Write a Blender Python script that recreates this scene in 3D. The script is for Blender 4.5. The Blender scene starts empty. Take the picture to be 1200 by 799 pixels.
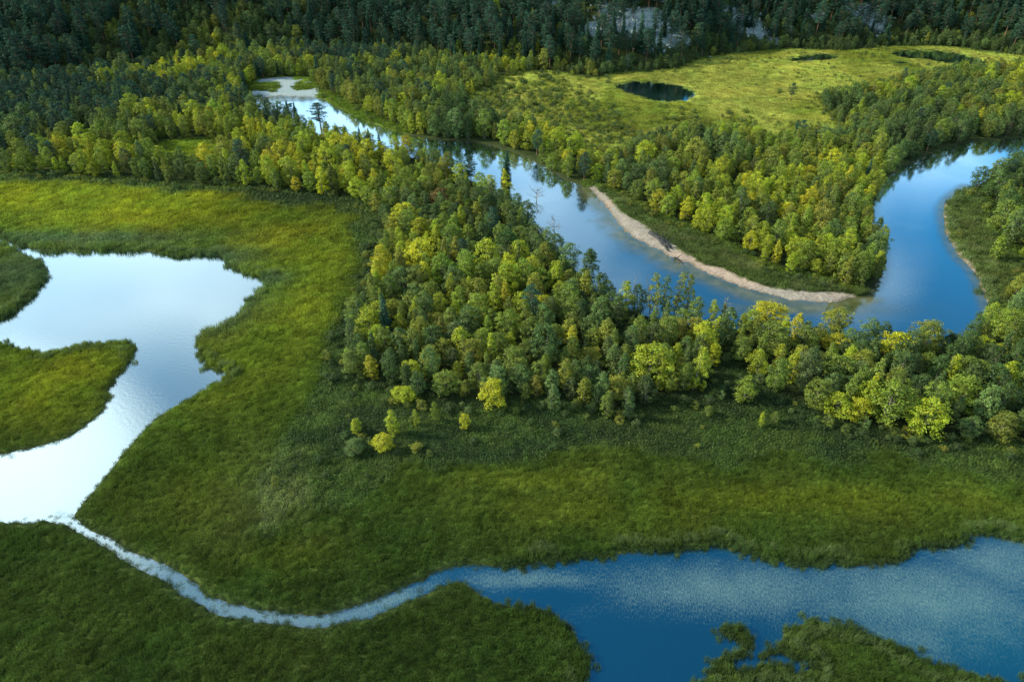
import bpy, math, random, time
import numpy as np
from mathutils import Vector

T0 = time.time()
rng = np.random.default_rng(11)
random.seed(11)
R = math.radians
S = bpy.context.scene
COL = S.collection

# ------------------------------------------------------------------ camera numbers (photo is 1200 x 799)
CH = 100.0
PITCH = R(34.0)
F = 800.0
CP, SP = math.cos(PITCH), math.sin(PITCH)


def pix_dir(px, py):
    u = (np.asarray(px, float) - 600.0) / F
    v = (np.asarray(py, float) - 399.5) / F
    return u, CP - v * SP, -(SP + v * CP)


def g(px, py, z=0.0):
    """point of the level z seen at photo pixel px, py"""
    dx, dy, dz = pix_dir(px, py)
    t = (CH - z) / np.maximum(-dz, 0.02)
    return np.stack([dx * t, dy * t], -1)


def project(x, y, z):
    zz = z - CH
    depth = y * CP - zz * SP
    up = y * SP + zz * CP
    return 600 + F * x / depth, 399.5 - F * up / depth, depth


# ------------------------------------------------------------------ value noise
_tab = rng.random((256, 256))


def vnoise(x, y, seed=0):
    x = x + seed * 17.31
    y = y + seed * 9.17
    xi = np.floor(x).astype(int)
    yi = np.floor(y).astype(int)
    fx = x - xi
    fy = y - yi
    fx = fx * fx * (3 - 2 * fx)
    fy = fy * fy * (3 - 2 * fy)
    a = _tab[xi & 255, yi & 255]
    b = _tab[(xi + 1) & 255, yi & 255]
    c = _tab[xi & 255, (yi + 1) & 255]
    d = _tab[(xi + 1) & 255, (yi + 1) & 255]
    return (a * (1 - fx) + b * fx) * (1 - fy) + (c * (1 - fx) + d * fx) * fy


def fbm(x, y, seed=0, oct=4):
    s, a, tot = 0, 1.0, 0
    for k in range(oct):
        s = s + a * vnoise(x * 2 ** k, y * 2 ** k, seed + k * 3)
        tot += a
        a *= 0.5
    return s / tot


def sstep(a, b, x):
    t = np.clip((x - a) / (b - a), 0, 1)
    return t * t * (3 - 2 * t)


# ------------------------------------------------------------------ outlines (photo pixels -> ground)
def smooth(P, n=4):
    P = np.asarray(P, float)
    out = []
    N = len(P)
    for i in range(N):
        p0, p1, p2, p3 = P[i - 1], P[i], P[(i + 1) % N], P[(i + 2) % N]
        for k in range(n):
            t = k / n
            out.append(0.5 * ((2 * p1) + (-p0 + p2) * t + (2 * p0 - 5 * p1 + 4 * p2 - p3) * t * t + (-p0 + 3 * p1 - 3 * p2 + p3) * t ** 3))
    return np.array(out)


def world(P, sm=True):
    W = g([p[0] for p in P], [p[1] for p in P])
    return smooth(W) if sm else W


class SDF:
    """signed distance (negative inside), clipped to +-LIM"""
    LIM = 14.0

    def __init__(self, W):
        self.A = W
        self.B = np.roll(W, -1, 0)

    def __call__(self, x, y):
        sh = np.shape(x)
        x = np.ravel(x)
        y = np.ravel(y)
        out = np.full(x.shape, self.LIM)
        A, B = self.A, self.B
        lo = np.minimum(A, B).min(0) - self.LIM
        hi = np.maximum(A, B).max(0) + self.LIM
        sel = np.where((x > lo[0]) & (x < hi[0]) & (y > lo[1]) & (y < hi[1]))[0]
        if len(sel) == 0:
            return out.reshape(sh)
        TS = 30.0
        key = (np.floor(x[sel] / TS).astype(int) + 5000) * 20000 + np.floor(y[sel] / TS).astype(int) + 5000
        order = np.argsort(key, kind='stable')
        sel = sel[order]
        key = key[order]
        cuts = np.flatnonzero(np.diff(key)) + 1
        sA = np.minimum(A, B)
        sB = np.maximum(A, B)
        for idx in np.split(sel, cuts):
            px, py = x[idx], y[idx]
            l = np.array([px.min(), py.min()]) - self.LIM
            h = np.array([px.max(), py.max()]) + self.LIM
            near = (sB[:, 0] > l[0]) & (sA[:, 0] < h[0]) & (sB[:, 1] > l[1]) & (sA[:, 1] < h[1])
            if not near.any():
                ins = self._inside(px[:1], py[:1])[0]
                out[idx] = -self.LIM if ins else self.LIM
                continue
            a, b = A[near], B[near]
            d = b - a
            L = np.maximum((d ** 2).sum(1), 1e-9)
            best = np.full(px.shape, self.LIM ** 2)
            for k in range(len(a)):
                t = np.clip(((px - a[k, 0]) * d[k, 0] + (py - a[k, 1]) * d[k, 1]) / L[k], 0, 1)
                q = (px - a[k, 0] - t * d[k, 0]) ** 2 + (py - a[k, 1] - t * d[k, 1]) ** 2
                np.minimum(best, q, out=best)
            dist = np.sqrt(best)
            ins = self._inside(px, py)
            out[idx] = np.where(ins, -dist, dist)
        return out.reshape(sh)

    def _inside(self, px, py):
        c = np.zeros(px.shape, bool)
        A, B = self.A, self.B
        ymin = py.min()
        ymax = py.max()
        m = (np.maximum(A[:, 1], B[:, 1]) >= ymin) & (np.minimum(A[:, 1], B[:, 1]) <= ymax)
        for a, b in zip(A[m], B[m]):
            if a[1] == b[1]:
                continue
            k = ((a[1] > py) != (b[1] > py)) & (px < (b[0] - a[0]) * (py - a[1]) / (b[1] - a[1]) + a[0])
            c ^= k
        return c


lake = [(-220, 255), (-60, 268), (0, 277), (20, 284), (45, 291), (75, 294), (100, 294), (130, 293), (160, 294), (180, 294), (200, 299), (215, 301), (235, 299), (258, 300), (270, 309), (285, 319), (311, 325), (313, 331), (303, 343), (288, 357), (280, 372), (268, 379), (250, 387), (236, 397), (230, 411), (236, 422), (246, 433), (268, 437), (262, 445), (240, 456), (215, 470), (190, 485), (168, 504), (145, 530), (125, 555), (105, 580), (90, 599), (84, 610), (75, 612), (62, 610), (50, 608), (35, 614), (20, 611), (0, 611), (-60, 606), (-260, 590), (-300, 400)]
isl_a = [(-300, 262), (-60, 278), (0, 288), (12, 291), (22, 297), (32, 303), (44, 307), (50, 314), (50, 324), (46, 336), (36, 350), (22, 360), (8, 370), (0, 374), (-60, 392), (-300, 420)]
isl_b = [(-300, 380), (-60, 395), (0, 403), (15, 407), (34, 412), (54, 414), (70, 411), (84, 408), (96, 405), (108, 403), (128, 403), (149, 401), (154, 409), (149, 426), (138, 439), (129, 449), (128, 463), (122, 480), (101, 498), (81, 513), (60, 519), (44, 524), (17, 530), (-10, 536), (-60, 548), (-320, 575)]
stream = [(70, 596), (84, 603), (101, 621), (128, 631), (151, 646), (175, 656), (202, 668), (226, 683), (242, 698), (269, 708), (303, 715), (337, 719), (370, 722), (400, 717), (427, 708), (450, 700), (471, 690), (498, 681), (511, 670), (541, 663), (565, 663), (602, 663), (629, 659), (656, 656), (703, 656), (720, 652), (737, 649), (770, 649), (800, 645), (827, 642), (850, 641), (864, 646), (887, 654), (918, 660), (951, 663), (988, 661), (1029, 661), (1056, 656), (1080, 644), (1110, 638), (1130, 633), (1157, 630), (1200, 634), (1300, 645), (1500, 650), (1600, 900), (1200, 960), (700, 960), (676, 850), (686, 799), (690, 779), (688, 766), (676, 754), (669, 739), (656, 724), (636, 714), (609, 713), (585, 707), (565, 695), (548, 685), (535, 681), (514, 688), (494, 697), (467, 708), (450, 715), (433, 723), (400, 728), (380, 734), (363, 734), (320, 729), (286, 725), (252, 717), (236, 707), (212, 695), (198, 679), (175, 670), (145, 656), (128, 641), (98, 626), (76, 611), (62, 604)]
isl_c = [(780, 900), (815, 815), (827, 799), (834, 789), (840, 777), (852, 770), (867, 766), (885, 765), (901, 762), (907, 755), (911, 748), (928, 737), (945, 729), (965, 725), (985, 732), (1003, 738), (1019, 742), (1042, 754), (1069, 766), (1086, 775), (1103, 781), (1137, 788), (1167, 794), (1200, 806), (1300, 840), (1200, 960), (850, 960)]
isl_d = [(848, 736), (858, 733), (868, 733), (874, 742), (879, 752), (882, 761), (874, 763), (866, 752), (857, 743), (848, 740)]
pool_a = [(868, 786), (860, 779), (868, 772), (884, 769), (890, 777), (880, 786)]
pool_b = [(893, 771), (903, 768), (915, 770), (930, 775), (943, 772), (950, 777), (940, 789), (925, 785), (910, 782), (896, 779)]
river = [(302, 116), (325, 113), (348, 114), (373, 115), (388, 122), (408, 132), (423, 141), (442, 147), (462, 154), (488, 160), (518, 164), (549, 165), (576, 171), (603, 179), (623, 187), (643, 199), (668, 212), (690, 221), (704, 236), (713, 246), (722, 259), (734, 272), (747, 281), (759, 287), (776, 295), (795, 306), (808, 308), (828, 320), (852, 330), (877, 339), (901, 345), (935, 353), (976, 355), (999, 349), (1010, 344), (1023, 339), (1033, 324), (1036, 300), (1032, 280), (1020, 262), (1030, 220), (1050, 200), (1070, 189), (1090, 179), (1121, 169), (1165, 164), (1200, 161), (1300, 152), (1450, 140), (1450, 184), (1300, 185), (1200, 188), (1172, 202), (1151, 215), (1131, 225), (1114, 235), (1106, 243), (1107, 262), (1113, 281), (1124, 300), (1141, 317), (1150, 338), (1158, 361), (1152, 378), (1134, 393), (1114, 404), (1080, 405), (1040, 404), (1000, 400), (960, 396), (920, 393), (880, 388), (830, 381), (790, 378), (750, 368), (715, 352), (690, 332), (665, 307), (640, 281), (610, 251), (580, 229), (540, 206), (500, 191), (470, 182), (430, 176), (400, 168), (370, 158), (330, 142), (300, 130), (288, 121)]
pond_a = [(723, 101), (732, 98), (748, 96), (768, 97), (790, 100), (808, 105), (813, 111), (803, 118), (785, 120), (765, 118), (745, 112), (730, 107)]
pond_b = [(1046, 64), (1058, 60), (1085, 59), (1112, 61), (1135, 66), (1148, 72), (1138, 75.5), (1112, 75), (1092, 71), (1064, 68)]
pond_c = [(1047, 72.5), (1058, 72), (1064, 74), (1058, 76), (1048, 75)]
pond_d = [(925, 69), (945, 66), (962, 63.5), (978, 65), (976, 69.5), (955, 72), (930, 72)]
pond_e = [(596, 121), (603, 116), (608, 113), (608, 117), (601, 123)]
pond_f = [(595, 105), (599, 100), (602, 101), (599, 108)]

bar = [(693, 219), (700, 222), (713, 232), (725, 246), (734, 253), (751, 263), (768, 275), (784, 284), (796, 294), (810, 302), (827, 311), (844, 315), (865, 324), (886, 332), (905, 338), (935, 342), (969, 344), (1002, 346), (1000, 351), (976, 358), (935, 356), (901, 349), (877, 343), (852, 334), (828, 324), (808, 312), (795, 310), (776, 299), (759, 291), (747, 285), (734, 276), (722, 263), (711, 249), (700, 238), (688, 224)]
bar_r = [(1131, 217), (1116, 231), (1109, 243), (1110, 262), (1116, 281), (1127, 299), (1144, 315), (1153, 336), (1161, 361), (1156, 364), (1148, 340), (1138, 319), (1121, 302), (1110, 283), (1104, 262), (1103, 243), (1112, 230)]
gravel = [(291, 111), (296, 97), (310, 93), (340, 91), (362, 94), (372, 104), (374, 116), (340, 119), (300, 119)]

WATER = [SDF(world(p)) for p in (lake, stream, river)]
HOLES = [SDF(world(p)) for p in (isl_a, isl_b, isl_c, isl_d)]
POOLS = [SDF(world(p)) for p in (pool_a, pool_b, pond_a, pond_b, pond_c, pond_d, pond_e, pond_f)]
POND_BANK = [SDF(world(p)) for p in (pond_a, pond_b, pond_d)]
STREAM = SDF(world(stream))
RIVER = SDF(world(river))
LAKE = SDF(world(lake))
def gravel_k(x, y):
    n = fbm(x * .10 + 3, y * .045, 91, 3)
    return sstep(.545, .585, n) * sstep(1, -2, GRAVEL(x, y))


BAR = [SDF(world(p)) for p in (bar, bar_r)]
GRAVEL = SDF(world(gravel))


def water_sd(x, y, rag=True):
    """negative in water"""
    d = np.minimum.reduce([w(x, y) for w in WATER])
    for h in HOLES:
        d = np.maximum(d, -h(x, y))
    for q in POOLS:
        d = np.minimum(d, q(x, y) - 2.2 * sstep(350, 430, y))
    if rag:
        nar = sstep(620, 550, project(x, y, 0 * x)[0]) * sstep(135, 118, y)
        k = sstep(30, 14, np.abs(d)) * (0.35 + 0.65 * sstep(500, 80, y)) * (1 - .65 * nar)
        d = d - .28 * sstep(190, 130, y) * (1 + .5 * nar)
        d = d + k * ((fbm(x * .35, y * .35, 3, 3) - .5) * 2.2 + (vnoise(x * 1.3, y * 1.3, 9) - .5) * 1.0)
    return d


# ------------------------------------------------------------------ hill
_hf = [(-300, 112), (-100, 108), (0, 103), (120, 90), (220, 78), (350, 64), (480, 66), (560, 78), (640, 84), (720, 85), (800, 76), (850, 63), (930, 55), (1000, 57), (1050, 52), (1120, 52), (1200, 62), (1400, 66)]
_hw = g([p[0] for p in _hf], [p[1] for p in _hf])
_o = np.argsort(_hw[:, 0])
_hx, _hy = _hw[_o, 0], _hw[_o, 1]


def hill_s(x, y):
    return y - np.interp(x, _hx, _hy)


def hill(x, y):
    s = hill_s(x, y)
    s1 = np.maximum(s, 0)
    left = sstep(-120, -320, x)
    slope = 0.62 * (1 - left) + 0.34 * left
    h = slope * (np.sqrt(s1 ** 2 + 60) - 7.75) * (s > 0)
    cap = 40 + 40 * fbm(x * .003, y * .003, 21, 3)
    h = cap * (1 - np.exp(-h / cap))
    return h + (fbm(x * .02, y * .02, 5, 3) - .5) * 14 * sstep(0, 60, s)


def ground_z(x, y, sd=None):
    if sd is None:
        sd = water_sd(x, y)
    z = 0.42 * sstep(-0.6, 1.2, sd) - 0.02 - 1.3 * sstep(0.3, -5, sd)
    b = np.minimum.reduce([q(x, y) for q in BAR])
    bw = sstep(2.5, -0.5, b)
    zb = np.clip(sd * 0.12, -1.3, 0.5)
    z = z * (1 - bw) + zb * bw
    z = z + sstep(2, 12, sd) * ((fbm(x * .03, y * .03, 31, 3) - .35) * 0.9 + (fbm(x * .3, y * .3, 33, 2) - .5) * .25) * (1 - bw)
    return z + hill(x, y)


def px_ground(px, py):
    """photo pixel -> point on the terrain, hill included"""
    dx, dy, dz = pix_dir(px, py)
    t = 40.0
    while t < 3000:
        x, y, z = dx * t, dy * t, CH + dz * t
        if z < hill(np.array([x]), np.array([y]))[0]:
            break
        t += 1.0
    return float(x), float(y)


# ------------------------------------------------------------------ vegetation zones
wood_edge = [(-400, 190), (0, 204), (50, 206), (100, 210), (150, 213), (210, 218), (270, 220), (330, 225), (390, 232), (428, 240), (447, 270), (446, 310), (430, 350), (412, 385), (404, 410), (405, 435), (425, 455), (470, 462), (500, 470), (560, 473), (600, 474), (650, 474), (700, 482), (740, 486), (765, 472), (800, 466), (825, 462), (838, 450), (842, 415), (858, 418), (872, 440), (900, 458), (930, 474), (965, 490), (1000, 500), (1050, 508), (1100, 517), (1200, 525), (1400, 545)]
open_fg = wood_edge + [(1900, 700), (1900, 1100), (-900, 1100), (-900, 300)]
upper_meadow = [(552, 116), (572, 104), (588, 92), (640, 85), (690, 93), (730, 87), (790, 83), (810, 74), (850, 66), (930, 59), (1000, 61), (1045, 56), (1110, 56), (1170, 64), (1230, 70), (1400, 76), (1400, 92), (1230, 84), (1160, 84), (1100, 88), (1040, 98), (1010, 108), (960, 116), (978, 146), (972, 160), (930, 163), (880, 160), (840, 161), (800, 160), (765, 164), (728, 178), (706, 190), (688, 184), (655, 168), (606, 150), (560, 138)]
bar_grass = [(690, 214), (720, 226), (767, 250), (805, 268), (852, 289), (877, 303), (918, 322), (952, 326), (986, 337), (1010, 343), (1000, 352), (930, 356), (850, 334), (780, 300), (720, 262), (690, 226)]
right_grass = [(1100, 240), (1135, 223), (1152, 236), (1158, 262), (1178, 290), (1204, 312), (1204, 348), (1182, 362), (1158, 372), (1146, 340), (1120, 300), (1102, 262)]
strip_grass = [(366, 112), (385, 110), (420, 127), (452, 143), (480, 157), (440, 151), (408, 136)]
clearing = [(183, 172), (212, 166), (250, 166), (274, 172), (270, 188), (238, 196), (190, 192)]
bare_mid = [(536, 148), (572, 148), (580, 156), (545, 158)]
herb_low = [(-400, 184), (0, 200), (200, 214), (330, 222), (440, 235), (540, 330), (640, 420), (860, 380), (1100, 480), (1400, 520), (1400, 600), (1200, 566), (1100, 545), (1000, 536), (900, 534), (800, 538), (700, 543), (600, 543), (520, 550), (450, 568), (400, 592), (350, 612), (300, 628), (278, 604), (295, 560), (325, 525), (355, 490), (385, 452), (388, 405), (398, 365), (425, 315), (428, 285), (410, 262), (370, 248), (300, 238), (200, 226), (0, 214), (-400, 205)]
OPEN_FG = SDF(world(open_fg))
OPEN = [SDF(world(p)) for p in (upper_meadow, bar_grass, right_grass, strip_grass, clearing, gravel)]
UPPER = OPEN[0]
HERB = SDF(world(herb_low))


def open_sd(x, y):
    return np.minimum.reduce([q(x, y) for q in [OPEN_FG] + OPEN])


def blob(x, y, px, py, rx, ry):
    c = g(px, py)
    a = g(px + rx, py)
    b = g(px, py - ry)
    c2 = g(px, py + ry)
    wx = abs(a[0] - c[0])
    wy = abs(b[1] - c2[1]) / 2
    return np.exp(-(((x - c[0]) / wx) ** 2 + ((y - c[1]) / wy) ** 2))


def mixc(a, b, k):
    return a * (1 - k[..., None]) + np.asarray(b) * k[..., None]


ROCKS = [(748, 26, 46, 15), (700, 34, 14, 8), (648, 8, 12, 6), (850, 12, 14, 5), (874, 30, 18, 11), (901, 48, 12, 8), (1012, 12, 22, 12), (795, 42, 14, 9), (960, 22, 6, 4)]
ROCKW = []
for (px, py, rx, ry) in ROCKS:
    c = px_ground(px, py)
    a = px_ground(px + rx, py)
    b = px_ground(px, max(py - ry, 1))
    ROCKW.append((c[0], c[1], abs(a[0] - c[0]) + 1, max(abs(b[1] - c[1]), 4.0)))


def rock_k(x, y):
    k = np.zeros(np.shape(x))
    for cx, cy, wx, wy in ROCKW:
        k = np.maximum(k, np.exp(-(((x - cx) / wx) ** 2 + ((y - cy) / wy) ** 2)))
    return k


def grass_colour(x, y):
    """colour of the sward / ground cover, linear, foreground shade painted in"""
    n1 = fbm(x * .018, y * .018, 41, 4)
    n2 = fbm(x * .09, y * .09, 45, 3)
    n3 = fbm(x * .5, y * .5, 49, 2)
    base = np.zeros(np.shape(x) + (3,)) + np.array([.112, .168, .022])
    # deep green sedge in the near marsh, foreground shade put into its colour
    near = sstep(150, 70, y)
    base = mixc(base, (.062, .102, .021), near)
    yel = np.zeros(np.shape(x))
    for b, w in (((200, 245, 190, 32), 1.0), ((30, 232, 150, 26), .9), ((330, 290, 90, 40), .95), ((270, 400, 90, 70), .55), ((60, 450, 90, 45), .75),
                 ((370, 340, 40, 60), .6), ((640, 565, 110, 14), .3), ((950, 590, 250, 22), .42), ((720, 600, 150, 26), .3), ((250, 590, 90, 60), .22), ((330, 650, 80, 25), .25),
                 ((230, 177, 40, 10), .6)):
        yel = np.maximum(yel, w * blob(x, y, *b))
    yel = np.clip(yel * (0.6 + 0.8 * n2), 0, 1)
    base = mixc(base, (.232, .256, .018), yel)
    # the upper marsh is straw yellow
    up = sstep(6, -6, UPPER(x, y))
    base = mixc(base, (.310, .318, .068), up * (0.75 + .25 * n2))
    base = mixc(base, (.170, .200, .030), up * sstep(.52, .66, fbm(x * .03, y * .012, 57, 3)))
    # bluish reed belts along the lake
    belt = np.maximum.reduce([blob(x, y, 100, 282, 150, 9), blob(x, y, 260, 305, 50, 14), blob(x, y, 10, 325, 60, 35), blob(x, y, 275, 365, 35, 35) * .8, blob(x, y, 320, 330, 22, 10)])
    base = mixc(base, (.090, .140, .070), np.clip(belt * 1.15, 0, 1) * .85)
    # herbs and low willow scrub
    hb = sstep(5, -5, HERB(x, y) + (n2 - .5) * 16)
    base = mixc(base, (.030, .056, .014), hb)
    base = mixc(base, (.070, .110, .020), hb * sstep(.46, .66, fbm(x * .05, y * .12, 53, 3) + .10 * sstep(160, 125, y)) * .8)
    patch = blob(x, y, 330, 575, 75, 65)
    base = mixc(base, (.120, .160, .050), np.clip(patch * sstep(.45, .62, n2), 0, 1) * .8)
    bgk = sstep(1, -2, np.minimum(OPEN[1](x, y), OPEN[2](x, y)))
    base = mixc(base, (.070, .100, .034), bgk * .85)
    base = mixc(base, (.14, .16, .07), bgk * sstep(.55, .7, fbm(x * .12, y * .2, 67, 3)) * .6)
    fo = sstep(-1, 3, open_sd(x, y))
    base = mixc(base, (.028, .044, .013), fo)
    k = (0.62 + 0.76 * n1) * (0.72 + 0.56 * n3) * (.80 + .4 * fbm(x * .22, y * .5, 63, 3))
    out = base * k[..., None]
    out[..., 0] *= 0.85 + .3 * n2
    return np.clip(out, 0, 1)


# ------------------------------------------------------------------ mesh helpers
def new_mesh(name, V, Fq, mats=(), mi=None, smooth_=False):
    """V (n,3); Fq (m,k) array or list of arrays of polygons of one size"""
    me = bpy.data.meshes.new(name)
    if isinstance(Fq, np.ndarray):
        Fq = [Fq]
    Fq = [f for f in Fq if len(f)]
    V = np.asarray(V, dtype=np.float32)
    nl = sum(f.size for f in Fq)
    npoly = sum(len(f) for f in Fq)
    me.vertices.add(len(V))
    me.vertices.foreach_set('co', V.ravel())
    me.loops.add(nl)
    me.loops.foreach_set('vertex_index', np.concatenate([f.ravel() for f in Fq]).astype(np.int32))
    me.polygons.add(npoly)
    tot = np.concatenate([np.full(len(f), f.shape[1]) for f in Fq])
    st = np.concatenate([[0], np.cumsum(tot)[:-1]])
    me.polygons.foreach_set('loop_start', st.astype(np.int32))
    try:
        me.polygons.foreach_set('loop_total', tot.astype(np.int32))
    except Exception:
        pass
    for m in mats:
        me.materials.append(m)
    if mi is not None:
        me.polygons.foreach_set('material_index', np.asarray(mi, dtype=np.int32))
    me.polygons.foreach_set('use_smooth', np.full(npoly, smooth_))
    me.update(calc_edges=True)
    me.validate()
    return me


def vattr(me, name, data, kind='FLOAT'):
    a = me.attributes.new(name, kind, 'POINT')
    data = np.asarray(data, dtype=np.float32 if kind != 'INT' else np.int32)
    a.data.foreach_set({'FLOAT': 'value', 'INT': 'value', 'FLOAT_VECTOR': 'vector', 'FLOAT_COLOR': 'color'}[kind], data.ravel())
    return a


def link(name, me, parent=None):
    o = bpy.data.objects.new(name, me)
    COL.objects.link(o)
    if parent is not None:
        o.parent = parent
    return o


def tag(o, label=None, cat=None, group=None, kind=None):
    if label: o['label'] = label
    if cat: o['category'] = cat
    if group: o['group'] = group
    if kind: o['kind'] = kind
    return o


# ------------------------------------------------------------------ materials
def material(name):
    m = bpy.data.materials.new(name)
    m.use_nodes = True
    nt = m.node_tree
    nt.nodes.clear()
    return m, nt, nt.nodes, nt.links


def N(nodes, t, **kw):
    n = nodes.new(t)
    for k, v in kw.items():
        setattr(n, k, v)
    return n


def leafy(name, trans=.35, wr=.55, gloss=.04):
    """foliage: colour comes from the plant's own tint, with leaf to leaf variation stored on the mesh"""
    m, nt, nd, lk = material(name)
    a = N(nd, 'ShaderNodeAttribute', attribute_type='INSTANCER', attribute_name='tint')
    v = N(nd, 'ShaderNodeAttribute', attribute_type='GEOMETRY', attribute_name='leafvar')
    sp = N(nd, 'ShaderNodeSeparateColor')
    lk.new(v.outputs['Color'], sp.inputs[0])
    mr = N(nd, 'ShaderNodeMapRange')
    mr.inputs[3].default_value = 1 - wr
    mr.inputs[4].default_value = 1 + wr
    lk.new(sp.outputs[0], mr.inputs[0])
    mul = N(nd, 'ShaderNodeVectorMath', operation='SCALE')
    lk.new(a.outputs['Color'], mul.inputs[0])
    lk.new(mr.outputs[0], mul.inputs[3])
    warm = N(nd, 'ShaderNodeVectorMath', operation='MULTIPLY')
    lk.new(mul.outputs[0], warm.inputs[0])
    mx = N(nd, 'ShaderNodeMix', data_type='RGBA')
    lk.new(sp.outputs[1], mx.inputs[0])
    mx.inputs[6].default_value = (.86, 1.0, .95, 1)
    mx.inputs[7].default_value = (1.16, 1.06, .75, 1)
    lk.new(mx.outputs[2], warm.inputs[1])
    d = N(nd, 'ShaderNodeBsdfDiffuse')
    t = N(nd, 'ShaderNodeBsdfTranslucent')
    gl = N(nd, 'ShaderNodeBsdfGlossy')
    gl.inputs['Roughness'].default_value = .5
    gl.inputs['Color'].default_value = (.8, .9, 1, 1)
    lk.new(warm.outputs[0], d.inputs[0])
    lk.new(warm.outputs[0], t.inputs[0])
    s1 = N(nd, 'ShaderNodeMixShader')
    s1.inputs[0].default_value = trans
    lk.new(d.outputs[0], s1.inputs[1])
    lk.new(t.outputs[0], s1.inputs[2])
    s2 = N(nd, 'ShaderNodeMixShader')
    s2.inputs[0].default_value = gloss
    lk.new(s1.outputs[0], s2.inputs[1])
    lk.new(gl.outputs[0], s2.inputs[2])
    o = N(nd, 'ShaderNodeOutputMaterial')
    lk.new(s2.outputs[0], o.inputs[0])
    return m


def bark(name, c1, c2, scale=3):
    m, nt, nd, lk = material(name)
    tc = N(nd, 'ShaderNodeTexCoord')
    no = N(nd, 'ShaderNodeTexNoise')
    no.inputs['Scale'].default_value = scale
    no.inputs['Detail'].default_value = 4
    lk.new(tc.outputs['Object'], no.inputs['Vector'])
    cr = N(nd, 'ShaderNodeValToRGB')
    cr.color_ramp.elements[0].position = .4
    cr.color_ramp.elements[1].position = .6
    cr.color_ramp.elements[0].color = (*c1, 1)
    cr.color_ramp.elements[1].color = (*c2, 1)
    lk.new(no.outputs[0], cr.inputs[0])
    b = N(nd, 'ShaderNodeBsdfPrincipled')
    b.inputs['Roughness'].default_value = .85
    lk.new(cr.outputs[0], b.inputs['Base Color'])
    o = N(nd, 'ShaderNodeOutputMaterial')
    lk.new(b.outputs[0], o.inputs[0])
    return m


M_LEAF = leafy('birch leaves', gloss=.015)
M_NEEDLE = leafy('conifer needles', trans=.12, wr=.45, gloss=.012)
M_GRASS = leafy('sedge blades', trans=.3, wr=.5, gloss=.008)
M_BARK = bark('pale birch bark', (.05, .045, .04), (.20, .19, .17))
M_PINEBARK = bark('pine bark', (.07, .045, .03), (.19, .10, .06))
M_DEAD = bark('weathered grey wood', (.10, .11, .12), (.26, .27, .28), 5)
M_DRIFT = bark('dark wet driftwood', (.008, .011, .013), (.035, .042, .048), 5)


# ------------------------------------------------------------------ trees
def tube(pts, rad, n=6):
    pts = np.asarray(pts, float)
    rad = np.asarray(rad, float)
    V, Fs = [], []
    for i, p in enumerate(pts):
        d = pts[min(i + 1, len(pts) - 1)] - pts[max(i - 1, 0)]
        d = d / (np.linalg.norm(d) + 1e-9)
        a = np.cross(d, [0.3, 1, 0.1])
        a /= np.linalg.norm(a) + 1e-9
        b = np.cross(d, a)
        for k in range(n):
            w = 2 * math.pi * k / n
            V.append(p + rad[i] * (a * math.cos(w) + b * math.sin(w)))
    for i in range(len(pts) - 1):
        for k in range(n):
            Fs.append((i * n + k, i * n + (k + 1) % n, (i + 1) * n + (k + 1) % n, (i + 1) * n + k))
    return np.array(V), np.array(Fs)


def join(parts):
    V, Fs, o = [], [], 0
    for v, f in parts:
        V.append(v)
        Fs.append(f + o)
        o += len(v)
    return np.concatenate(V), np.concatenate(Fs)


def leaves(P, Nrm, size, r, aspect=.62, spread=.9):
    """quads centred on P, facing roughly Nrm"""
    n = len(P)
    nn = Nrm + r.normal(0, spread, (n, 3))
    nn /= np.linalg.norm(nn, axis=1)[:, None] + 1e-9
    t = np.cross(nn, r.normal(0, 1, (n, 3)))
    t /= np.linalg.norm(t, axis=1)[:, None] + 1e-9
    b = np.cross(nn, t)
    s = (size * r.uniform(.65, 1.35, n))[:, None]
    t = t * s * .5
    b = b * s * .5 * aspect
    V = np.stack([P - t, P - b, P + t, P + b], 1).reshape(-1, 3)
    Fs = np.arange(4 * n).reshape(n, 4)
    return V, Fs


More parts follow.
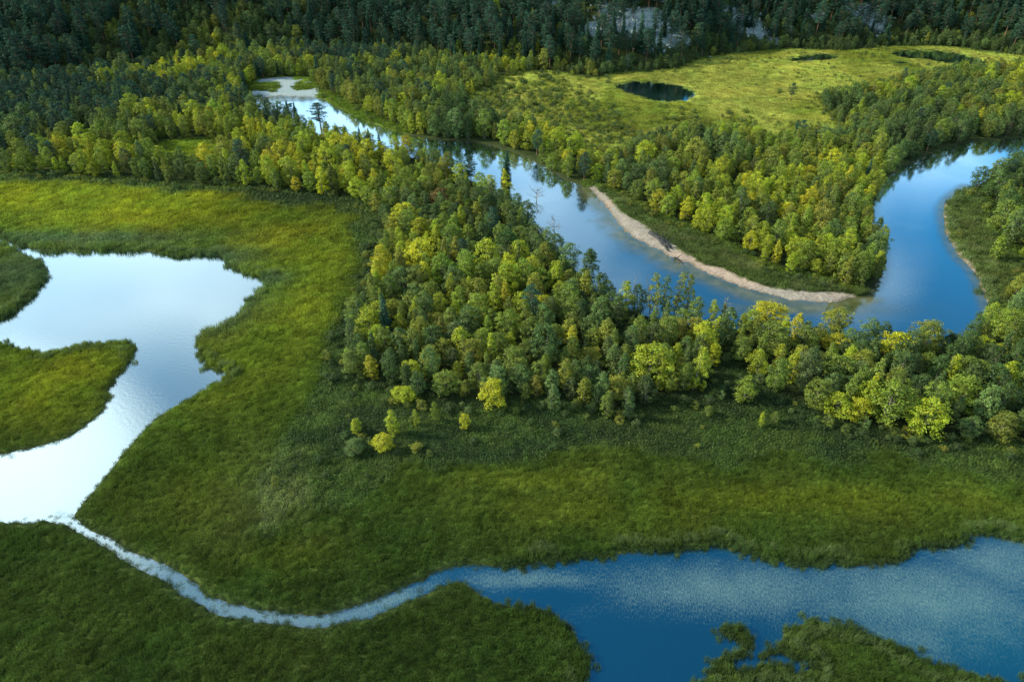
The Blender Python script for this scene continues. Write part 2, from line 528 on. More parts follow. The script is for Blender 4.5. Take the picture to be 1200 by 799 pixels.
def birch(seed, H=10.0, W=5.5, base=.16, shape='round', nclump=80, per=34, leaf=.34, stems=1):
    r = np.random.default_rng(seed)
    # wood
    wood = []
    limbs = []
    for s in range(stems):
        off = r.normal(0, .25, 2) * (stems > 1)
        lean = r.normal(0, .05, 2) * H + off * (1.5 if stems > 1 else 0)
        pts = [np.array([off[0] * (1) + lean[0] * t ** 1.3 + r.normal(0, .06), off[1] + lean[1] * t ** 1.3 + r.normal(0, .06), H * .9 * t]) for t in np.linspace(0, 1, 7)]
        pts[0][2] = -.3
        rad = np.linspace(.16 if stems == 1 else .12, .025, 7) * H / 10
        wood.append(tube(pts, rad, 6))
        for k in range(9 if stems == 1 else 5):
            t = r.uniform(base + .05, .85)
            i = int(t * 6)
            p = pts[i] + (pts[min(i + 1, 6)] - pts[i]) * (t * 6 - i)
            an = r.uniform(0, 2 * math.pi)
            L = W * .45 * r.uniform(.7, 1.05) * (1.15 - .7 * t)
            e = p + np.array([math.cos(an) * L, math.sin(an) * L, L * r.uniform(.35, .9)])
            m = (p + e) / 2 + np.array([0, 0, -.08 * L])
            wood.append(tube([p, m, e], [rad[i] * .5, rad[i] * .3, .012], 4))
            limbs.append(e)
    # clump centres in an uneven envelope
    ang = r.uniform(0, 2 * math.pi, 5)
    C = []
    lob = r.uniform(-.30, .30, (5,))
    tries = 0
    while len(C) < nclump and tries < 20000:
        tries += 1
        t = r.random()
        a = r.uniform(0, 2 * math.pi)
        if shape == 'round':
            prof = math.sqrt(max(0, 1 - (2 * t - .95) ** 2)) if t < .975 else .15
        elif shape == 'tall':
            prof = (math.sin(math.pi * min(1, t * .82 + .16)) ** .7) * (1 - .35 * t)
        else:  # cone
            prof = (1 - t) ** .7 * min(1, t * 6 + .35)
        w = 1 + sum(lob[k] * math.cos((k + 1) * a + ang[k] + 3 * t * (k % 3)) for k in range(5))
        rr = W / 2 * prof * w * (0.25 + .75 * math.sqrt(r.random())) * .88
        p = np.array([math.cos(a) * rr, math.sin(a) * rr, H * (base + (1 - base) * .97 * t)])
        if len(C) and min(np.linalg.norm(np.array(C) - p, axis=1)) < .075 * W:
            continue
        C.append(p)
    C = np.array(C)
    mid = np.array([0, 0, H * (base + (1 - base) * .45)])
    P, Q, lv = [], [], []
    for c in C:
        out = c - mid
        out = out / (np.linalg.norm(out) + 1e-6)
        cr = r.uniform(.07, .17) * W
        n = int(per * r.uniform(.6, 1.4))
        d = r.normal(0, 1, (n, 3)) + out * .5 + np.array([0, 0, .45])
        d /= np.linalg.norm(d, axis=1)[:, None]
        q = c + d * cr * np.array([1.15, 1.15, .8]) * (r.random((n, 1)) ** .4)
        P.append(q)
        Q.append(d + out * .5 + np.array([0, 0, .5]))
        tone = r.uniform(0, 1)
        warm = max(0, r.normal(.25, .22))
        lv.append(np.stack([np.clip(tone * .55 + r.random(n) * .45, 0, 1), np.clip(warm + r.normal(0, .12, n), 0, 1), np.zeros(n), np.ones(n)], 1))
    P = np.concatenate(P)
    Q = np.concatenate(Q)
    lv = np.concatenate(lv)
    CV, CF = leaves(P, Q, leaf, r)
    WV, WF = join(wood)
    return (WV, WF), (CV, CF, np.repeat(lv, 4, 0))


def pine(seed, H=16.0, W=5.5):
    r = np.random.default_rng(seed)
    pts = [np.array([r.normal(0, .10), r.normal(0, .10), H * .95 * t]) for t in np.linspace(0, 1, 8)]
    pts[0][2] = -.3
    wood = [tube(pts, np.linspace(.22, .04, 8), 6)]
    P, Q, lv = [], [], []
    nb = 44
    for k in range(nb):
        t = .3 + .68 * (k / nb)
        an = k * 2.4 + r.normal(0, .3)
        L = W * .5 * r.uniform(.6, 1.1) * min(1, .55 + 2.2 * (t - .3)) * (1.0 if t < .75 else max(.2, (1.04 - t) * 3.4))
        b0 = np.array([0, 0, H * t])
        rise = r.uniform(-.05, .35)
        e = b0 + np.array([math.cos(an) * L, math.sin(an) * L, L * rise])
        wood.append(tube([b0, e], [.05, .012], 4))
        for s in (.45, .75, 1.0):
            if r.random() < .15: continue
            c = b0 + (e - b0) * s + r.normal(0, .15, 3)
            n = 24
            d = r.normal(0, 1, (n, 3))
            d /= np.linalg.norm(d, axis=1)[:, None]
            P.append(c + d * np.array([.75, .75, .34]) * r.uniform(.7, 1.15))
            Q.append(d + np.array([0, 0, .9]))
            tone = r.random()
            lv.append(np.stack([np.clip(tone * .5 + r.random(n) * .5, 0, 1), np.full(n, .15), np.zeros(n), np.ones(n)], 1))
    CV, CF = leaves(np.concatenate(P), np.concatenate(Q), .46, r, .45)
    return join(wood), (CV, CF, np.repeat(np.concatenate(lv), 4, 0))


def spruce(seed, H=15.0, W=4.4):
    r = np.random.default_rng(seed)
    pts = [np.array([0, 0, H * .98 * t]) for t in np.linspace(0, 1, 6)]
    pts[0][2] = -.3
    wood = [tube(pts, np.linspace(.2, .02, 6), 6)]
    P, Q, lv = [], [], []
    nl = 22
    for k in range(nl):
        t = .07 + .9 * (k / nl)
        Rr = W / 2 * (1 - t) ** .85 * r.uniform(.8, 1.1) + .12
        nb = max(4, int(11 * (1 - t) + 3))
        for j in range(nb):
            an = 2 * math.pi * (j + r.random() * .7) / nb + k
            L = Rr * r.uniform(.7, 1.12)
            for s in np.arange(.25, 1.01, max(.16, .3 / max(L, .3))):
                n = 6
                c = np.array([math.cos(an) * L * s, math.sin(an) * L * s, H * t - L * s * .38])
                P.append(c + r.normal(0, .14, (n, 3)))
                Q.append(np.tile([math.cos(an) * .4, math.sin(an) * .4, 1.0], (n, 1)))
                lv.append(np.stack([r.random(n), np.full(n, .1), np.zeros(n), np.ones(n)], 1))
    CV, CF = leaves(np.concatenate(P), np.concatenate(Q), .48, r, .5, .5)
    return join(wood), (CV, CF, np.repeat(np.concatenate(lv), 4, 0))


def dead(seed, H=10.0, W=5.0, limbs=14):
    r = np.random.default_rng(seed)
    pts = [np.array([r.normal(0, .12) * t * 3, r.normal(0, .12) * t * 3, H * t]) for t in np.linspace(0, 1, 8)]
    pts[0][2] = -.3
    wood = [tube(pts, np.linspace(.2, .03, 8), 6)]
    br = []
    for k in range(limbs):
        t = r.uniform(.25, .95)
        i = int(t * 7)
        p = pts[i]
        an = r.uniform(0, 2 * math.pi)
        L = W * .55 * (1.2 - t)
        e = p + np.array([math.cos(an) * L, math.sin(an) * L, L * r.uniform(.3, .9)])
        br.append(tube([p, (p + e) / 2 - [0, 0, .1], e], [.08, .05, .015], 5))
        for q in range(5):
            s = r.uniform(.3, 1)
            a = p + (e - p) * s
            b = a + r.normal(0, .28, 3) * L * .8 + np.array([0, 0, .25 * L])
            br.append(tube([a, b], [.03, .01], 4))
    return join(wood), join(br)


class Kind: pass


PROTO = {}
ALLP = []


def proto(key, parts, mats, H, W, cz, ch):
    (WV, WF), (CV, CF, LV) = parts
    k = Kind()
    k.H, k.W = H, W
    k.cz, k.ch = cz, ch          # crown centre / crown height
    k.trunk = new_mesh(key + ' trunk', WV, WF, [mats[1]], smooth_=True)
    k.crown = new_mesh(key + ' crown', CV, CF, [mats[0]])
    vattr(k.crown, 'leafvar', LV, 'FLOAT_COLOR')
    # both in one mesh for the far wood
    V = np.concatenate([WV, CV])
    Fj = np.concatenate([WF, CF + len(WV)])
    k.both = new_mesh(key + ' whole', V, Fj, [mats[0], mats[1]], mi=np.concatenate([np.ones(len(WF)), np.zeros(len(CF))]))
    vattr(k.both, 'leafvar', np.concatenate([np.tile([.5, .2, 0, 1], (len(WV), 1)), LV]), 'FLOAT_COLOR')
    k.key = key
    k.i = len(ALLP)
    k.seed = len(ALLP)
    PROTO[key] = k
    ALLP.append(k)
    return k


def bproto(key, seed, H, W, base, shape, n, per=34, leaf=.34, stems=1):
    proto(key, birch(seed, H, W, base, shape, n, per, leaf, stems), (M_LEAF, M_BARK), H, W, H * (base + (1 - base) / 2), H * (1 - base))


for i in range(6):
    bproto('round%d' % i, 100 + i, 10, 6.6, .06, 'round', 100, 38, .36, 1 + (i % 2) * 2)
for i in range(4):
    bproto('tall%d' % i, 200 + i, 10, 4.8, .05, 'tall', 90, 34, .33, 1 + (i % 2))
for i in range(2):
    bproto('cone%d' % i, 300 + i, 10, 3.8, .06, 'cone', 70, 30, .32)
for i in range(2):
    bproto('bush%d' % i, 400 + i, 4, 4.6, .02, 'round', 60, 26, .30, 3)
for i in range(2):
    bproto('airy%d' % i, 500 + i, 12, 4.2, .16, 'tall', 85, 20, .33, 2)
for i in range(3):
    proto('pine%d' % i, pine(600 + i), (M_NEEDLE, M_PINEBARK), 16, 5.5, 10.5, 10)
for i in range(2):
    proto('spruce%d' % i, spruce(700 + i), (M_NEEDLE, M_PINEBARK), 15, 4.4, 7.5, 14)

# tints, linear
YEL = (.32, .31, .018)
GOLD = (.29, .27, .020)
YG = (.235, .270, .020)
BG = (.145, .190, .024)
MG = (.116, .150, .026)
OL = (.168, .178, .026)
GG = (.088, .130, .040)
DG = (.052, .088, .024)
RU = (.13, .09, .030)
PN = (.030, .070, .046)
NAMES = {YEL: 'bright yellow', GOLD: 'golden', YG: 'yellow-green', BG: 'fresh green', MG: 'mid-green', OL: 'olive', GG: 'grey-green', DG: 'dark green', RU: 'rusty brown', PN: 'blue-green'}

# trees read one by one from the photo: crown centre x, y, width, height, tint, kind
HAND = [
    (494, 299, 46, 36, YEL, 'round'), (496, 322, 24, 28, YEL, 'tall'), (471, 328, 32, 28, GG, 'round'), (432, 376, 32, 36, YG, 'round'), (435, 430, 19, 29, GOLD, 'tall'),
    (467, 400, 22, 20, YEL, 'round'), (461, 364, 28, 24, OL, 'round'), (540, 402, 28, 38, YG, 'tall'), (594, 347, 17, 34, GOLD, 'cone'), (633, 329, 29, 26, BG, 'round'),
    (596, 383, 32, 38, BG, 'round'), (636, 357, 24, 22, YEL, 'round'), (609, 358, 28, 30, YG, 'round'), (670, 398, 18, 32, GOLD, 'tall'), (694, 419, 32, 24, OL, 'round'),
    (712, 392, 28, 38, OL, 'tall'), (761, 426, 52, 50, YG, 'round'), (474, 464, 32, 20, YG, 'round'), (602, 425, 40, 36, MG, 'round'), (662, 439, 25, 38, OL, 'tall'),
    (521, 449, 34, 30, MG, 'round'), (486, 436, 30, 26, YG, 'round'), (724, 456, 32, 30, OL, 'round'), (641, 405, 38, 48, DG, 'round'), (793, 415, 15, 26, YG, 'tall'),
    (777, 385, 20, 30, OL, 'tall'), (733, 348, 20, 40, YG, 'tall'), (704, 341, 27, 42, DG, 'tall'), (690, 311, 25, 42, DG, 'tall'),
    (767, 345, 22, 46, OL, 'airy'), (782, 343, 18, 44, GG, 'airy'), (796, 341, 20, 50, OL, 'airy'), (809, 345, 18, 46, OL, 'airy'),
    (901, 364, 42, 28, YEL, 'round'), (905, 396, 38, 40, MG, 'round'), (856, 382, 28, 44, GG, 'tall'), (984, 373, 36, 28, OL, 'round'), (977, 401, 32, 22, GOLD, 'round'),
    (1046, 408, 44, 38, YEL, 'round'), (1090, 392, 32, 32, OL, 'round'), (932, 429, 21, 40, YG, 'tall'), (976, 436, 48, 42, MG, 'round'), (1006, 481, 27, 28, YEL, 'round'),
    (1043, 473, 48, 52, BG, 'round'), (1087, 489, 42, 46, YG, 'round'), (1080, 449, 29, 24, GG, 'round'), (982, 474, 32, 30, YG, 'round'), (1128, 459, 44, 42, BG, 'round'),
    (1119, 432, 24, 34, YG, 'cone'), (1182, 496, 26, 26, MG, 'round'), (1178, 466, 24, 28, BG, 'round'), (1182, 442, 28, 36, YG, 'tall'), (1168, 412, 16, 16, YEL, 'round'),
    (1151, 405, 22, 20, YG, 'round'), (1165, 365, 17, 22, YG, 'tall'), (1185, 378, 32, 30, BG, 'round'), (1171, 290, 18, 30, BG, 'tall'), (1194, 334, 22, 30, OL, 'tall'),
    (817, 432, 24, 50, YG, 'tall'), (803, 442, 20, 34, MG, 'tall'), (548, 378, 30, 34, GG, 'round'), (510, 398, 30, 32, DG, 'round'), (556, 300, 26, 34, MG, 'tall'), (567, 278, 24, 32, DG, 'tall'),
    (516, 233, 26, 22, RU, 'round'), (478, 252, 30, 26, YEL, 'round'), (465, 262, 22, 24, GOLD, 'round'), (540, 205, 20, 24, YG, 'round'), (592, 212, 16, 30, YEL, 'cone'), (424, 212, 16, 22, YEL, 'tall'),
    (1085, 425, 26, 24, MG, 'round'), (945, 400, 30, 34, MG, 'round'), (1010, 425, 30, 32, OL, 'round'), (1150, 436, 24, 26, MG, 'round'), (870, 410, 24, 28, MG, 'round'),
    (840, 400, 18, 26, DG, 'round'), (1105, 470, 26, 30, MG, 'round'), (530, 330, 30, 34, GG, 'round'), (580, 320, 30, 34, MG, 'round'), (560, 345, 30, 34, OL, 'round'),
    (620, 390, 26, 34, MG, 'round'), (670, 365, 26, 34, MG, 'round'), (690, 385, 26, 30, GG, 'round'), (740, 400, 26, 34, GG, 'round'), (575, 410, 22, 40, YG, 'cone'),
    (560, 440, 26, 30, MG, 'round'), (505, 420, 26, 28, OL, 'round'), (450, 400, 24, 30, MG, 'round'), (635, 440, 24, 30, MG, 'round'), (690, 445, 26, 30, DG, 'round'),
    (415, 380, 18, 30, GG, 'round'), (420, 405, 20, 26, DG, 'round'), (610, 300, 28, 30, YG, 'round'), (640, 300, 22, 32, OL, 'tall'), (655, 325, 22, 34, YG, 'tall'),
]
# free-standing ones get their own wording
ALONE = [
    (579, 461, 33, 36, YEL, 'round', 'bright yellow round birch standing just clear of the lower edge of the central wood'),
    (459, 496, 19, 30, YG, 'tall', 'upright yellow-green birch directly above the small bright yellow bushy birch'),
    (450, 521, 25, 23, YEL, 'round', 'small bushy bright yellow birch, lowest of the loose trees left below the wood'),
    (510, 483, 11, 23, BG, 'tall', 'slender green sapling on dark scrub, tallest of three narrow saplings in a row'),
    (487, 491, 9, 18, YG, 'tall', 'tiny narrow yellow sapling, leftmost of three narrow saplings in a row'),
    (543, 495, 13, 18, YEL, 'round', 'small round yellow sapling alone on scrub, rightmost of three saplings in a row'),
    (648, 466, 19, 32, GG, 'tall', 'pale grey-green upright birch in front of the dark wood edge, beside an olive birch'),
    (685, 459, 21, 31, OL, 'tall', 'olive upright birch at the dark wood edge between two grey-green birches'),
    (738, 476, 18, 32, GG, 'cone', 'pale silvery green pointed birch below the broad yellow-green birch'),
    (712, 476, 20, 31, MG, 'tall', 'mid-green upright birch left of the pale silvery pointed birch'),
    (616, 460, 13, 20, MG, 'tall', 'small green sapling right of the bright yellow round birch at the wood edge'),
    (417, 500, 15, 19, YG, 'tall', 'small yellow-green sapling at the far left of the loose trees on scrub'),
    (415, 525, 26, 20, GG, 'round', 'low grey-green bushy birch left of the small bright yellow birch'),
    (489, 526, 15, 11, OL, 'round', 'tiny olive bush on scrub right of the small bright yellow birch'),
    (874, 455, 28, 32, BG, 'tall', 'fresh green forked birch standing alone in the clearing between the two woods'),
    (893, 493, 9, 18, YG, 'tall', 'thin yellow-green sapling on open scrub below the alone-standing forked birch'),
    (908, 491, 10, 13, MG, 'round', 'tiny green bush right of the thin sapling on the open scrub'),
    (830, 483, 12, 12, MG, 'round', 'tiny green bush on the open scrub below the tall slim yellow-green birch'),
    (1138, 503, 30, 28, GG, 'round', 'pale grey-green ball-shaped birch in front of the right-hand wood'),
]
# conifers that stand out: x, y, width, height, kind, label
CONIF = [
    (373, 131, 22, 20, 'pine', 'dark round-crowned pine standing against the bright upper river'),
    (336, 128, 11, 22, 'spruce', 'dark pointed spruce at the far end of the river, left of another spruce'),
    (346, 130, 9, 20, 'spruce', 'narrow dark spruce close to the round-crowned pine by the upper river'),
    (281, 178, 22, 24, 'pine', 'dark blue pine beside the small yellow clearing in the left wood'),
    (593, 193, 15, 34, 'spruce', 'tall dark spruce whose tip stands out against the middle of the river'),
    (421, 158, 9, 18, 'spruce', 'small dark spruce on the near bank where the upper river narrows'),
    (431, 160, 9, 19, 'spruce', 'dark spruce at the river narrows, just right of a similar smaller one'),
    (404, 160, 9, 16, 'spruce', 'short dark spruce on the near bank right of the round-crowned pine'),
    (933, 152, 8, 20, 'spruce', 'lone dark spruce at the lower edge of the upper yellow marsh'),
    (929, 106, 9, 12, 'pine', 'small bluish pine standing alone on the upper yellow marsh'),
]


def place(cx, cy, w, h, key):
    """crown seen at cx,cy with w,h pixels -> x,y,sxy,sz for the prototype"""
    k = PROTO[key]
    dx, dy, dz = pix_dir(cx, cy)
    th = math.atan2(-dz, dy)
    zc = 5.0
    for _ in range(5):
        t = (CH - zc) / (-dz)
        s = t / F
        wm = w * s
        hm = math.sqrt(max((h * s) ** 2 - (wm * math.sin(th)) ** 2, .35 * (h * s) ** 2)) / math.cos(th)
        sz = hm / k.ch
        zc = k.cz * sz
    return float(dx * t), float(dy * t), wm / k.W, sz


trees = []   # dict(x,y,sx,sz,rot,key,tint,label,cls)
vr = {'round': ['round0', 'round1', 'round2', 'round3', 'round4', 'round5'], 'tall': ['tall0', 'tall1', 'tall2', 'tall3'], 'cone': ['cone0', 'cone1'], 'airy': ['airy0', 'airy1'],
      'pine': ['pine0', 'pine1', 'pine2'], 'spruce': ['spruce0', 'spruce1'], 'bush': ['bush0', 'bush1']}


def jit(c, a=.12):
    return tuple(np.clip(np.array(c) * (1 + rng.normal(0, a) + rng.normal(0, a * .22, 3)), .004, .5))


for h in HAND:
    key = random.choice(vr[h[5]])
    x, y, sx, sz = place(h[0], h[1], h[2], h[3], key)
    trees.append(dict(x=x, y=y, sx=sx, sz=sz, rot=rng.uniform(0, 6.28), key=key, tint=jit(tuple(np.array(h[4]) * 1.18), .06), cn=NAMES[h[4]], label=None, cls='birch', must=True))
for h in ALONE:
    key = random.choice(vr[h[5]])
    x, y, sx, sz = place(h[0], h[1], h[2], h[3], key)
    trees.append(dict(x=x, y=y, sx=sx, sz=sz, rot=rng.uniform(0, 6.28), key=key, tint=jit(tuple(np.array(h[4]) * 1.15), .03), cn=NAMES[h[4]], label=h[6], cls='birch', must=True))
for h in CONIF:
    key = random.choice(vr[h[4]])
    x, y, sx, sz = place(h[0], h[1], h[2], h[3], key)
    trees.append(dict(x=x, y=y, sx=sx, sz=sz, rot=rng.uniform(0, 6.28), key=key, tint=PN, cn=NAMES[PN], label=h[5], cls=h[4], must=True))

# fill of the woods: jittered dart throwing over cells
def scatter(n, ylo, yhi, amax=.74, pw=1.0):
    Y = rng.uniform(ylo, yhi, n)
    X = rng.uniform(-1, 1, n) * amax * (Y + 62)
    return X, Y


grid = {}
CELL = 6.0


def ok(x, y, r):
    i, j = int(x // CELL), int(y // CELL)
    for a in (-1, 0, 1):
        for b in (-1, 0, 1):
            for (q, w, rr) in grid.get((i + a, j + b), ()):
                if (x - q) ** 2 + (y - w) ** 2 < ((r + rr) * .5) ** 2:
                    return False
    return True


def put(x, y, r):
    grid.setdefault((int(x // CELL), int(y // CELL)), []).append((x, y, r))


for t in trees:
    put(t['x'], t['y'], PROTO[t['key']].W * t['sx'] * .62)

X, Y = scatter(68000, 60, 800, .82)
sd = water_sd(X, Y, False)
bd = np.minimum.reduce([q(X, Y) for q in BAR] + [GRAVEL(X, Y), GRAVEL(X, Y + 8), OPEN[4](X, Y + 5)])
od = open_sd(X, Y)
hs = hill_s(X, Y)
rk = rock_k(X, Y)
yn = fbm(X * .035, Y * .035, 71, 3)
yn2 = fbm(X * .008, Y * .008, 75, 3)
darkw = np.clip(np.maximum.reduce([blob(X, Y, 10, 130, 130, 32), blob(X, Y, 110, 118, 110, 26) * .8, blob(X, Y, -60, 100, 200, 40), blob(X, Y, 420, 75, 60, 12) * .5]), 0, 1) * (1 - np.clip(blob(X, Y, 230, 75, 110, 28), 0, 1))
lite = np.clip(np.maximum.reduce([blob(X, Y, 230, 70, 110, 25), blob(X, Y, 150, 190, 180, 14), blob(X, Y, 500, 105, 90, 16)]), 0, 1)
big = fbm(X * .02, Y * .02, 79, 2)
rk_front = np.maximum.reduce([rock_k(X, Y + q) for q in (0, 8, 16, 22)]) * 1.05
for i in range(len(X)):
    x, y = X[i], Y[i]
    if sd[i] < .9 or bd[i] < .5: continue
    if od[i] < (0.8 if y < 200 else 1.0) : continue
    onhill = hs[i] > 2
    if hs[i] > 190: continue
    u = rng.random()
    if onhill and rng.random() < min(rk_front[i] * 1.5, .85): continue
    conf = .80 if onhill and x > -150 else (.30 if onhill else .012)
    if hs[i] < 14 and onhill: conf *= .6
    if not onhill and y > 330 and x < -60: conf = .14
    conf = min(.85, conf + .55 * min(1, 1.4 * darkw[i])) * (1 - .6 * lite[i])
    if u < conf:
        ktype = 'pine' if rng.random() < .72 else 'spruce'
        key = random.choice(vr[ktype])
        H = rng.uniform(13, 23) if onhill else rng.uniform(9, 13)
        k = PROTO[key]
        sz = H / k.H
        sx = sz * rng.uniform(.95, 1.45)
        tint = jit(PN, .15)
        cn = NAMES[PN]
        cls = ktype
    else:
        q = rng.random()
        ktype = 'round' if q < .66 else ('tall' if q < .95 else 'cone')
        key = random.choice(vr[ktype])
        k = PROTO[key]
        small = sstep(.38, .62, big[i])
        H = rng.uniform(5.0, 9.5) + 3.4 * small * rng.random()
        if y > 250: H *= 1.1
        peninsula = (x > 30 and y > 170 and not onhill)
        # towards the open marsh the wood thins out into bushes
        up = UPPER(np.array([x]), np.array([y]))[0] if peninsula else 14
        if up < 13.9:
            H *= .45 + .04 * up
        sz = H / k.H
        sx = sz * rng.uniform(.78, 1.32) * (0.9 if H > 8 else 1.1)
        w = .485 + (yn[i] - .5) * .55 + (yn2[i] - .5) * .35 + rng.normal(0, .075)
        if onhill: w -= .10 * (1 - lite[i])
        w += .05 * lite[i] - .26 * darkw[i]
        if 450 < y and -25 < hs[i] < 16 and x > 40: w -= .12
        if peninsula: w -= .015
        c = YEL if w > .685 else GOLD if w > .672 else YG if w > .585 else BG if w > .53 else OL if w > .49 else MG if w > .43 else GG if w > .35 else DG
        if onhill and c in (YEL, GOLD, YG) and rng.random() < .7: c = MG
        if onhill and c in (BG, OL, MG, GG): c = tuple(np.array(c) * .88)
        tint = jit(tuple(np.array(c) * 1.15), .17)
        cn = NAMES.get(c, 'mid-green')
        cls = 'birch'
    rr = k.W * sx * (.72 if y < 300 else .64)
    if not ok(x, y, rr): continue
    put(x, y, rr)
    trees.append(dict(x=x, y=y, sx=sx, sz=sz, rot=rng.uniform(0, 6.28), key=key, tint=tint, cn=cn, label=None, cls=cls, must=False))
print('trees', len(trees), time.time() - T0)

tx = np.array([t['x'] for t in trees])
ty = np.array([t['y'] for t in trees])
tz = ground_z(tx, ty)
for t, z in zip(trees, tz):
    t['z'] = float(max(z, -.1))

# ---- which ones show largest: paint crowns far to near into a small id buffer
bw, bh = 1200, 799
buf = np.full((bh, bw), -1, dtype=np.int32)
order = np.argsort(-ty)
for i in order:
    t = trees[i]
    k = PROTO[t['key']]
    px, py, d = project(t['x'], t['y'], t['z'] + k.cz * t['sz'])
    th = math.atan2(CH - t['z'] - 5, t['y'])
    wpx = k.W * t['sx'] * F / d / 2
    hpx = math.hypot(k.ch * t['sz'] * math.cos(th), k.W * t['sx'] * math.sin(th)) * F / d / 2
    x0, x1 = int(px - wpx), int(px + wpx) + 1
    y0, y1 = int(py - hpx), int(py + hpx) + 1
    t['px'], t['py'] = px, py
    if x1 < 0 or y1 < 0 or x0 >= bw or y0 >= bh: continue
    x0, y0, x1, y1 = max(x0, 0), max(y0, 0), min(x1, bw), min(y1, bh)
    yy, xx = np.mgrid[y0:y1, x0:x1]
    m = ((xx - px) / wpx) ** 2 + ((yy - py) / hpx) ** 2 < .85
    buf[y0:y1, x0:x1][m] = i
cnt = np.bincount(buf[buf >= 0], minlength=len(trees))

single = []
for cls, nmax in (('birch', 296), ('pine', 60), ('spruce', 40)):
    ids = [i for i in range(len(trees)) if trees[i]['cls'] == cls and cnt[i] > 25]
    ids.sort(key=lambda i: -(cnt[i] + (100000 if trees[i]['label'] else 0) + (200 if trees[i]['must'] else 0)))
    single += ids[:nmax]
single_set = set(single)


def region(x, y, px, py):
    if hill_s(np.array([x]), np.array([y]))[0] > 0: return 'on the dark far hillside'
    if py > 390 and px > 850: return 'in the right-hand wood'
    if px > 1100: return 'on the far right bank'
    if y < 165 or (px > 400 and py > 225 and px < 860 and RIVER_SIDE(px, py)): return 'in the central wood'
    if px > 640 or (px > 440 and py < 165): return 'in the wood behind the river'
    if px > 440: return 'in the central wood'
    return 'in the left wood'


def RIVER_SIDE(px, py):
    xs = [300, 400, 470, 540, 610, 640, 690, 750, 830, 960]
    ys = [115, 148, 165, 185, 225, 255, 305, 345, 360, 375]
    return py > np.interp(px, xs, ys) - 12


PCAT = {'birch': ('birch_tree', 'birch'), 'pine': ('pine_tree', 'pine'), 'spruce': ('spruce_tree', 'spruce')}
GRP = {'birch': 'birches of the river woods', 'pine': 'pines among the birches and on the hillside', 'spruce': 'spruces among the birches and on the hillside'}
seen_lab = {}
for i in single:
    t = trees[i]
    k = PROTO[t['key']]
    nm, cat = PCAT[t['cls']]
    e = bpy.data.objects.new(nm, None)
    e.empty_display_size = .5
    COL.objects.link(e)
    e.location = (t['x'], t['y'], t['z'])
    e.rotation_euler = (t['rot'] * 7 % 1 * .12 - .06, t['rot'] * 13 % 1 * .12 - .06, t['rot'])
    e.scale = (t['sx'], t['sx'], t['sz'])
    lab = t['label']
    if lab is None:
        H = k.H * t['sz']
        r_ = t['sx'] / t['sz'] * k.W / k.H
        shp = 'broad' if r_ > .72 else ('narrow' if r_ < .48 else 'rounded')
        if H > 10.5 and t['cls'] == 'birch': shp = 'tall ' + shp
        if H < 6 and t['cls'] == 'birch': shp = 'small ' + shp
        core = '%s %s %s %s' % (shp, t['cn'], cat, region(t['x'], t['y'], t['px'], t['py']))
        ax = t['px'] / 12
        ay = t['py'] / 7.99
        lab = '%s, crown %.0f%% across, %.0f%% down' % (core, ax, ay)
        if lab in seen_lab:
            lab = '%s, crown %.1f%% across, %.1f%% down' % (core, ax, ay)
        seen_lab[lab] = 1
    tag(e, lab, cat, GRP[t['cls']])
    o = link('trunk', k.trunk, e)
    o = link('crown', k.crown, e)
    o['tint'] = [float(c) for c in t['tint']]
print('single trees', len(single), time.time() - T0)


# ------------------------------------------------------------------ scattering many small plants as one object
def scatter_object(name, meshes, P, rot, scl, idx, tint, mat_attr='tint'):
    """one object whose geometry nodes set MESHES on the points P"""
    coll = bpy.data.collections.new(name + ' plants')
    for j, me in enumerate(meshes):
        coll.objects.link(bpy.data.objects.new('%s %02d' % (name, j), me))
    pm = bpy.data.meshes.new(name)
    pm.vertices.add(len(P))
    pm.vertices.foreach_set('co', np.asarray(P, dtype=np.float32).ravel())
    vattr(pm, 'rot', rot, 'FLOAT_VECTOR')
    vattr(pm, 'scl', scl, 'FLOAT_VECTOR')
    vattr(pm, 'idx', idx, 'INT')
    vattr(pm, 'tint', np.concatenate([tint, np.ones((len(P), 1))], 1), 'FLOAT_COLOR')
    o = link(name, pm)
    ng = bpy.data.node_groups.new(name + ' nodes', 'GeometryNodeTree')
    ng.interface.new_socket('Geometry', in_out='INPUT', socket_type='NodeSocketGeometry')
    ng.interface.new_socket('Geometry', in_out='OUTPUT', socket_type='NodeSocketGeometry')
    nd, lk = ng.nodes, ng.links
    gi = nd.new('NodeGroupInput')
    go = nd.new('NodeGroupOutput')
    ci = nd.new('GeometryNodeCollectionInfo')
    ci.inputs['Collection'].default_value = coll
    ci.inputs['Separate Children'].default_value = True
    ci.inputs['Reset Children'].default_value = True
    ip = nd.new('GeometryNodeInstanceOnPoints')
    ip.inputs['Pick Instance'].default_value = True
    lk.new(gi.outputs[0], ip.inputs['Points'])
    lk.new(ci.outputs[0], ip.inputs['Instance'])
    for nm, typ, sock in (('rot', 'FLOAT_VECTOR', 'Rotation'), ('scl', 'FLOAT_VECTOR', 'Scale'), ('idx', 'INT', 'Instance Index')):
        a = nd.new('GeometryNodeInputNamedAttribute')
        a.data_type = typ
        a.inputs['Name'].default_value = nm
        lk.new(a.outputs[0], ip.inputs[sock])
    lk.new(ip.outputs[0], go.inputs[0])
    md = o.modifiers.new('scatter', 'NODES')
    md.node_group = ng
    return o


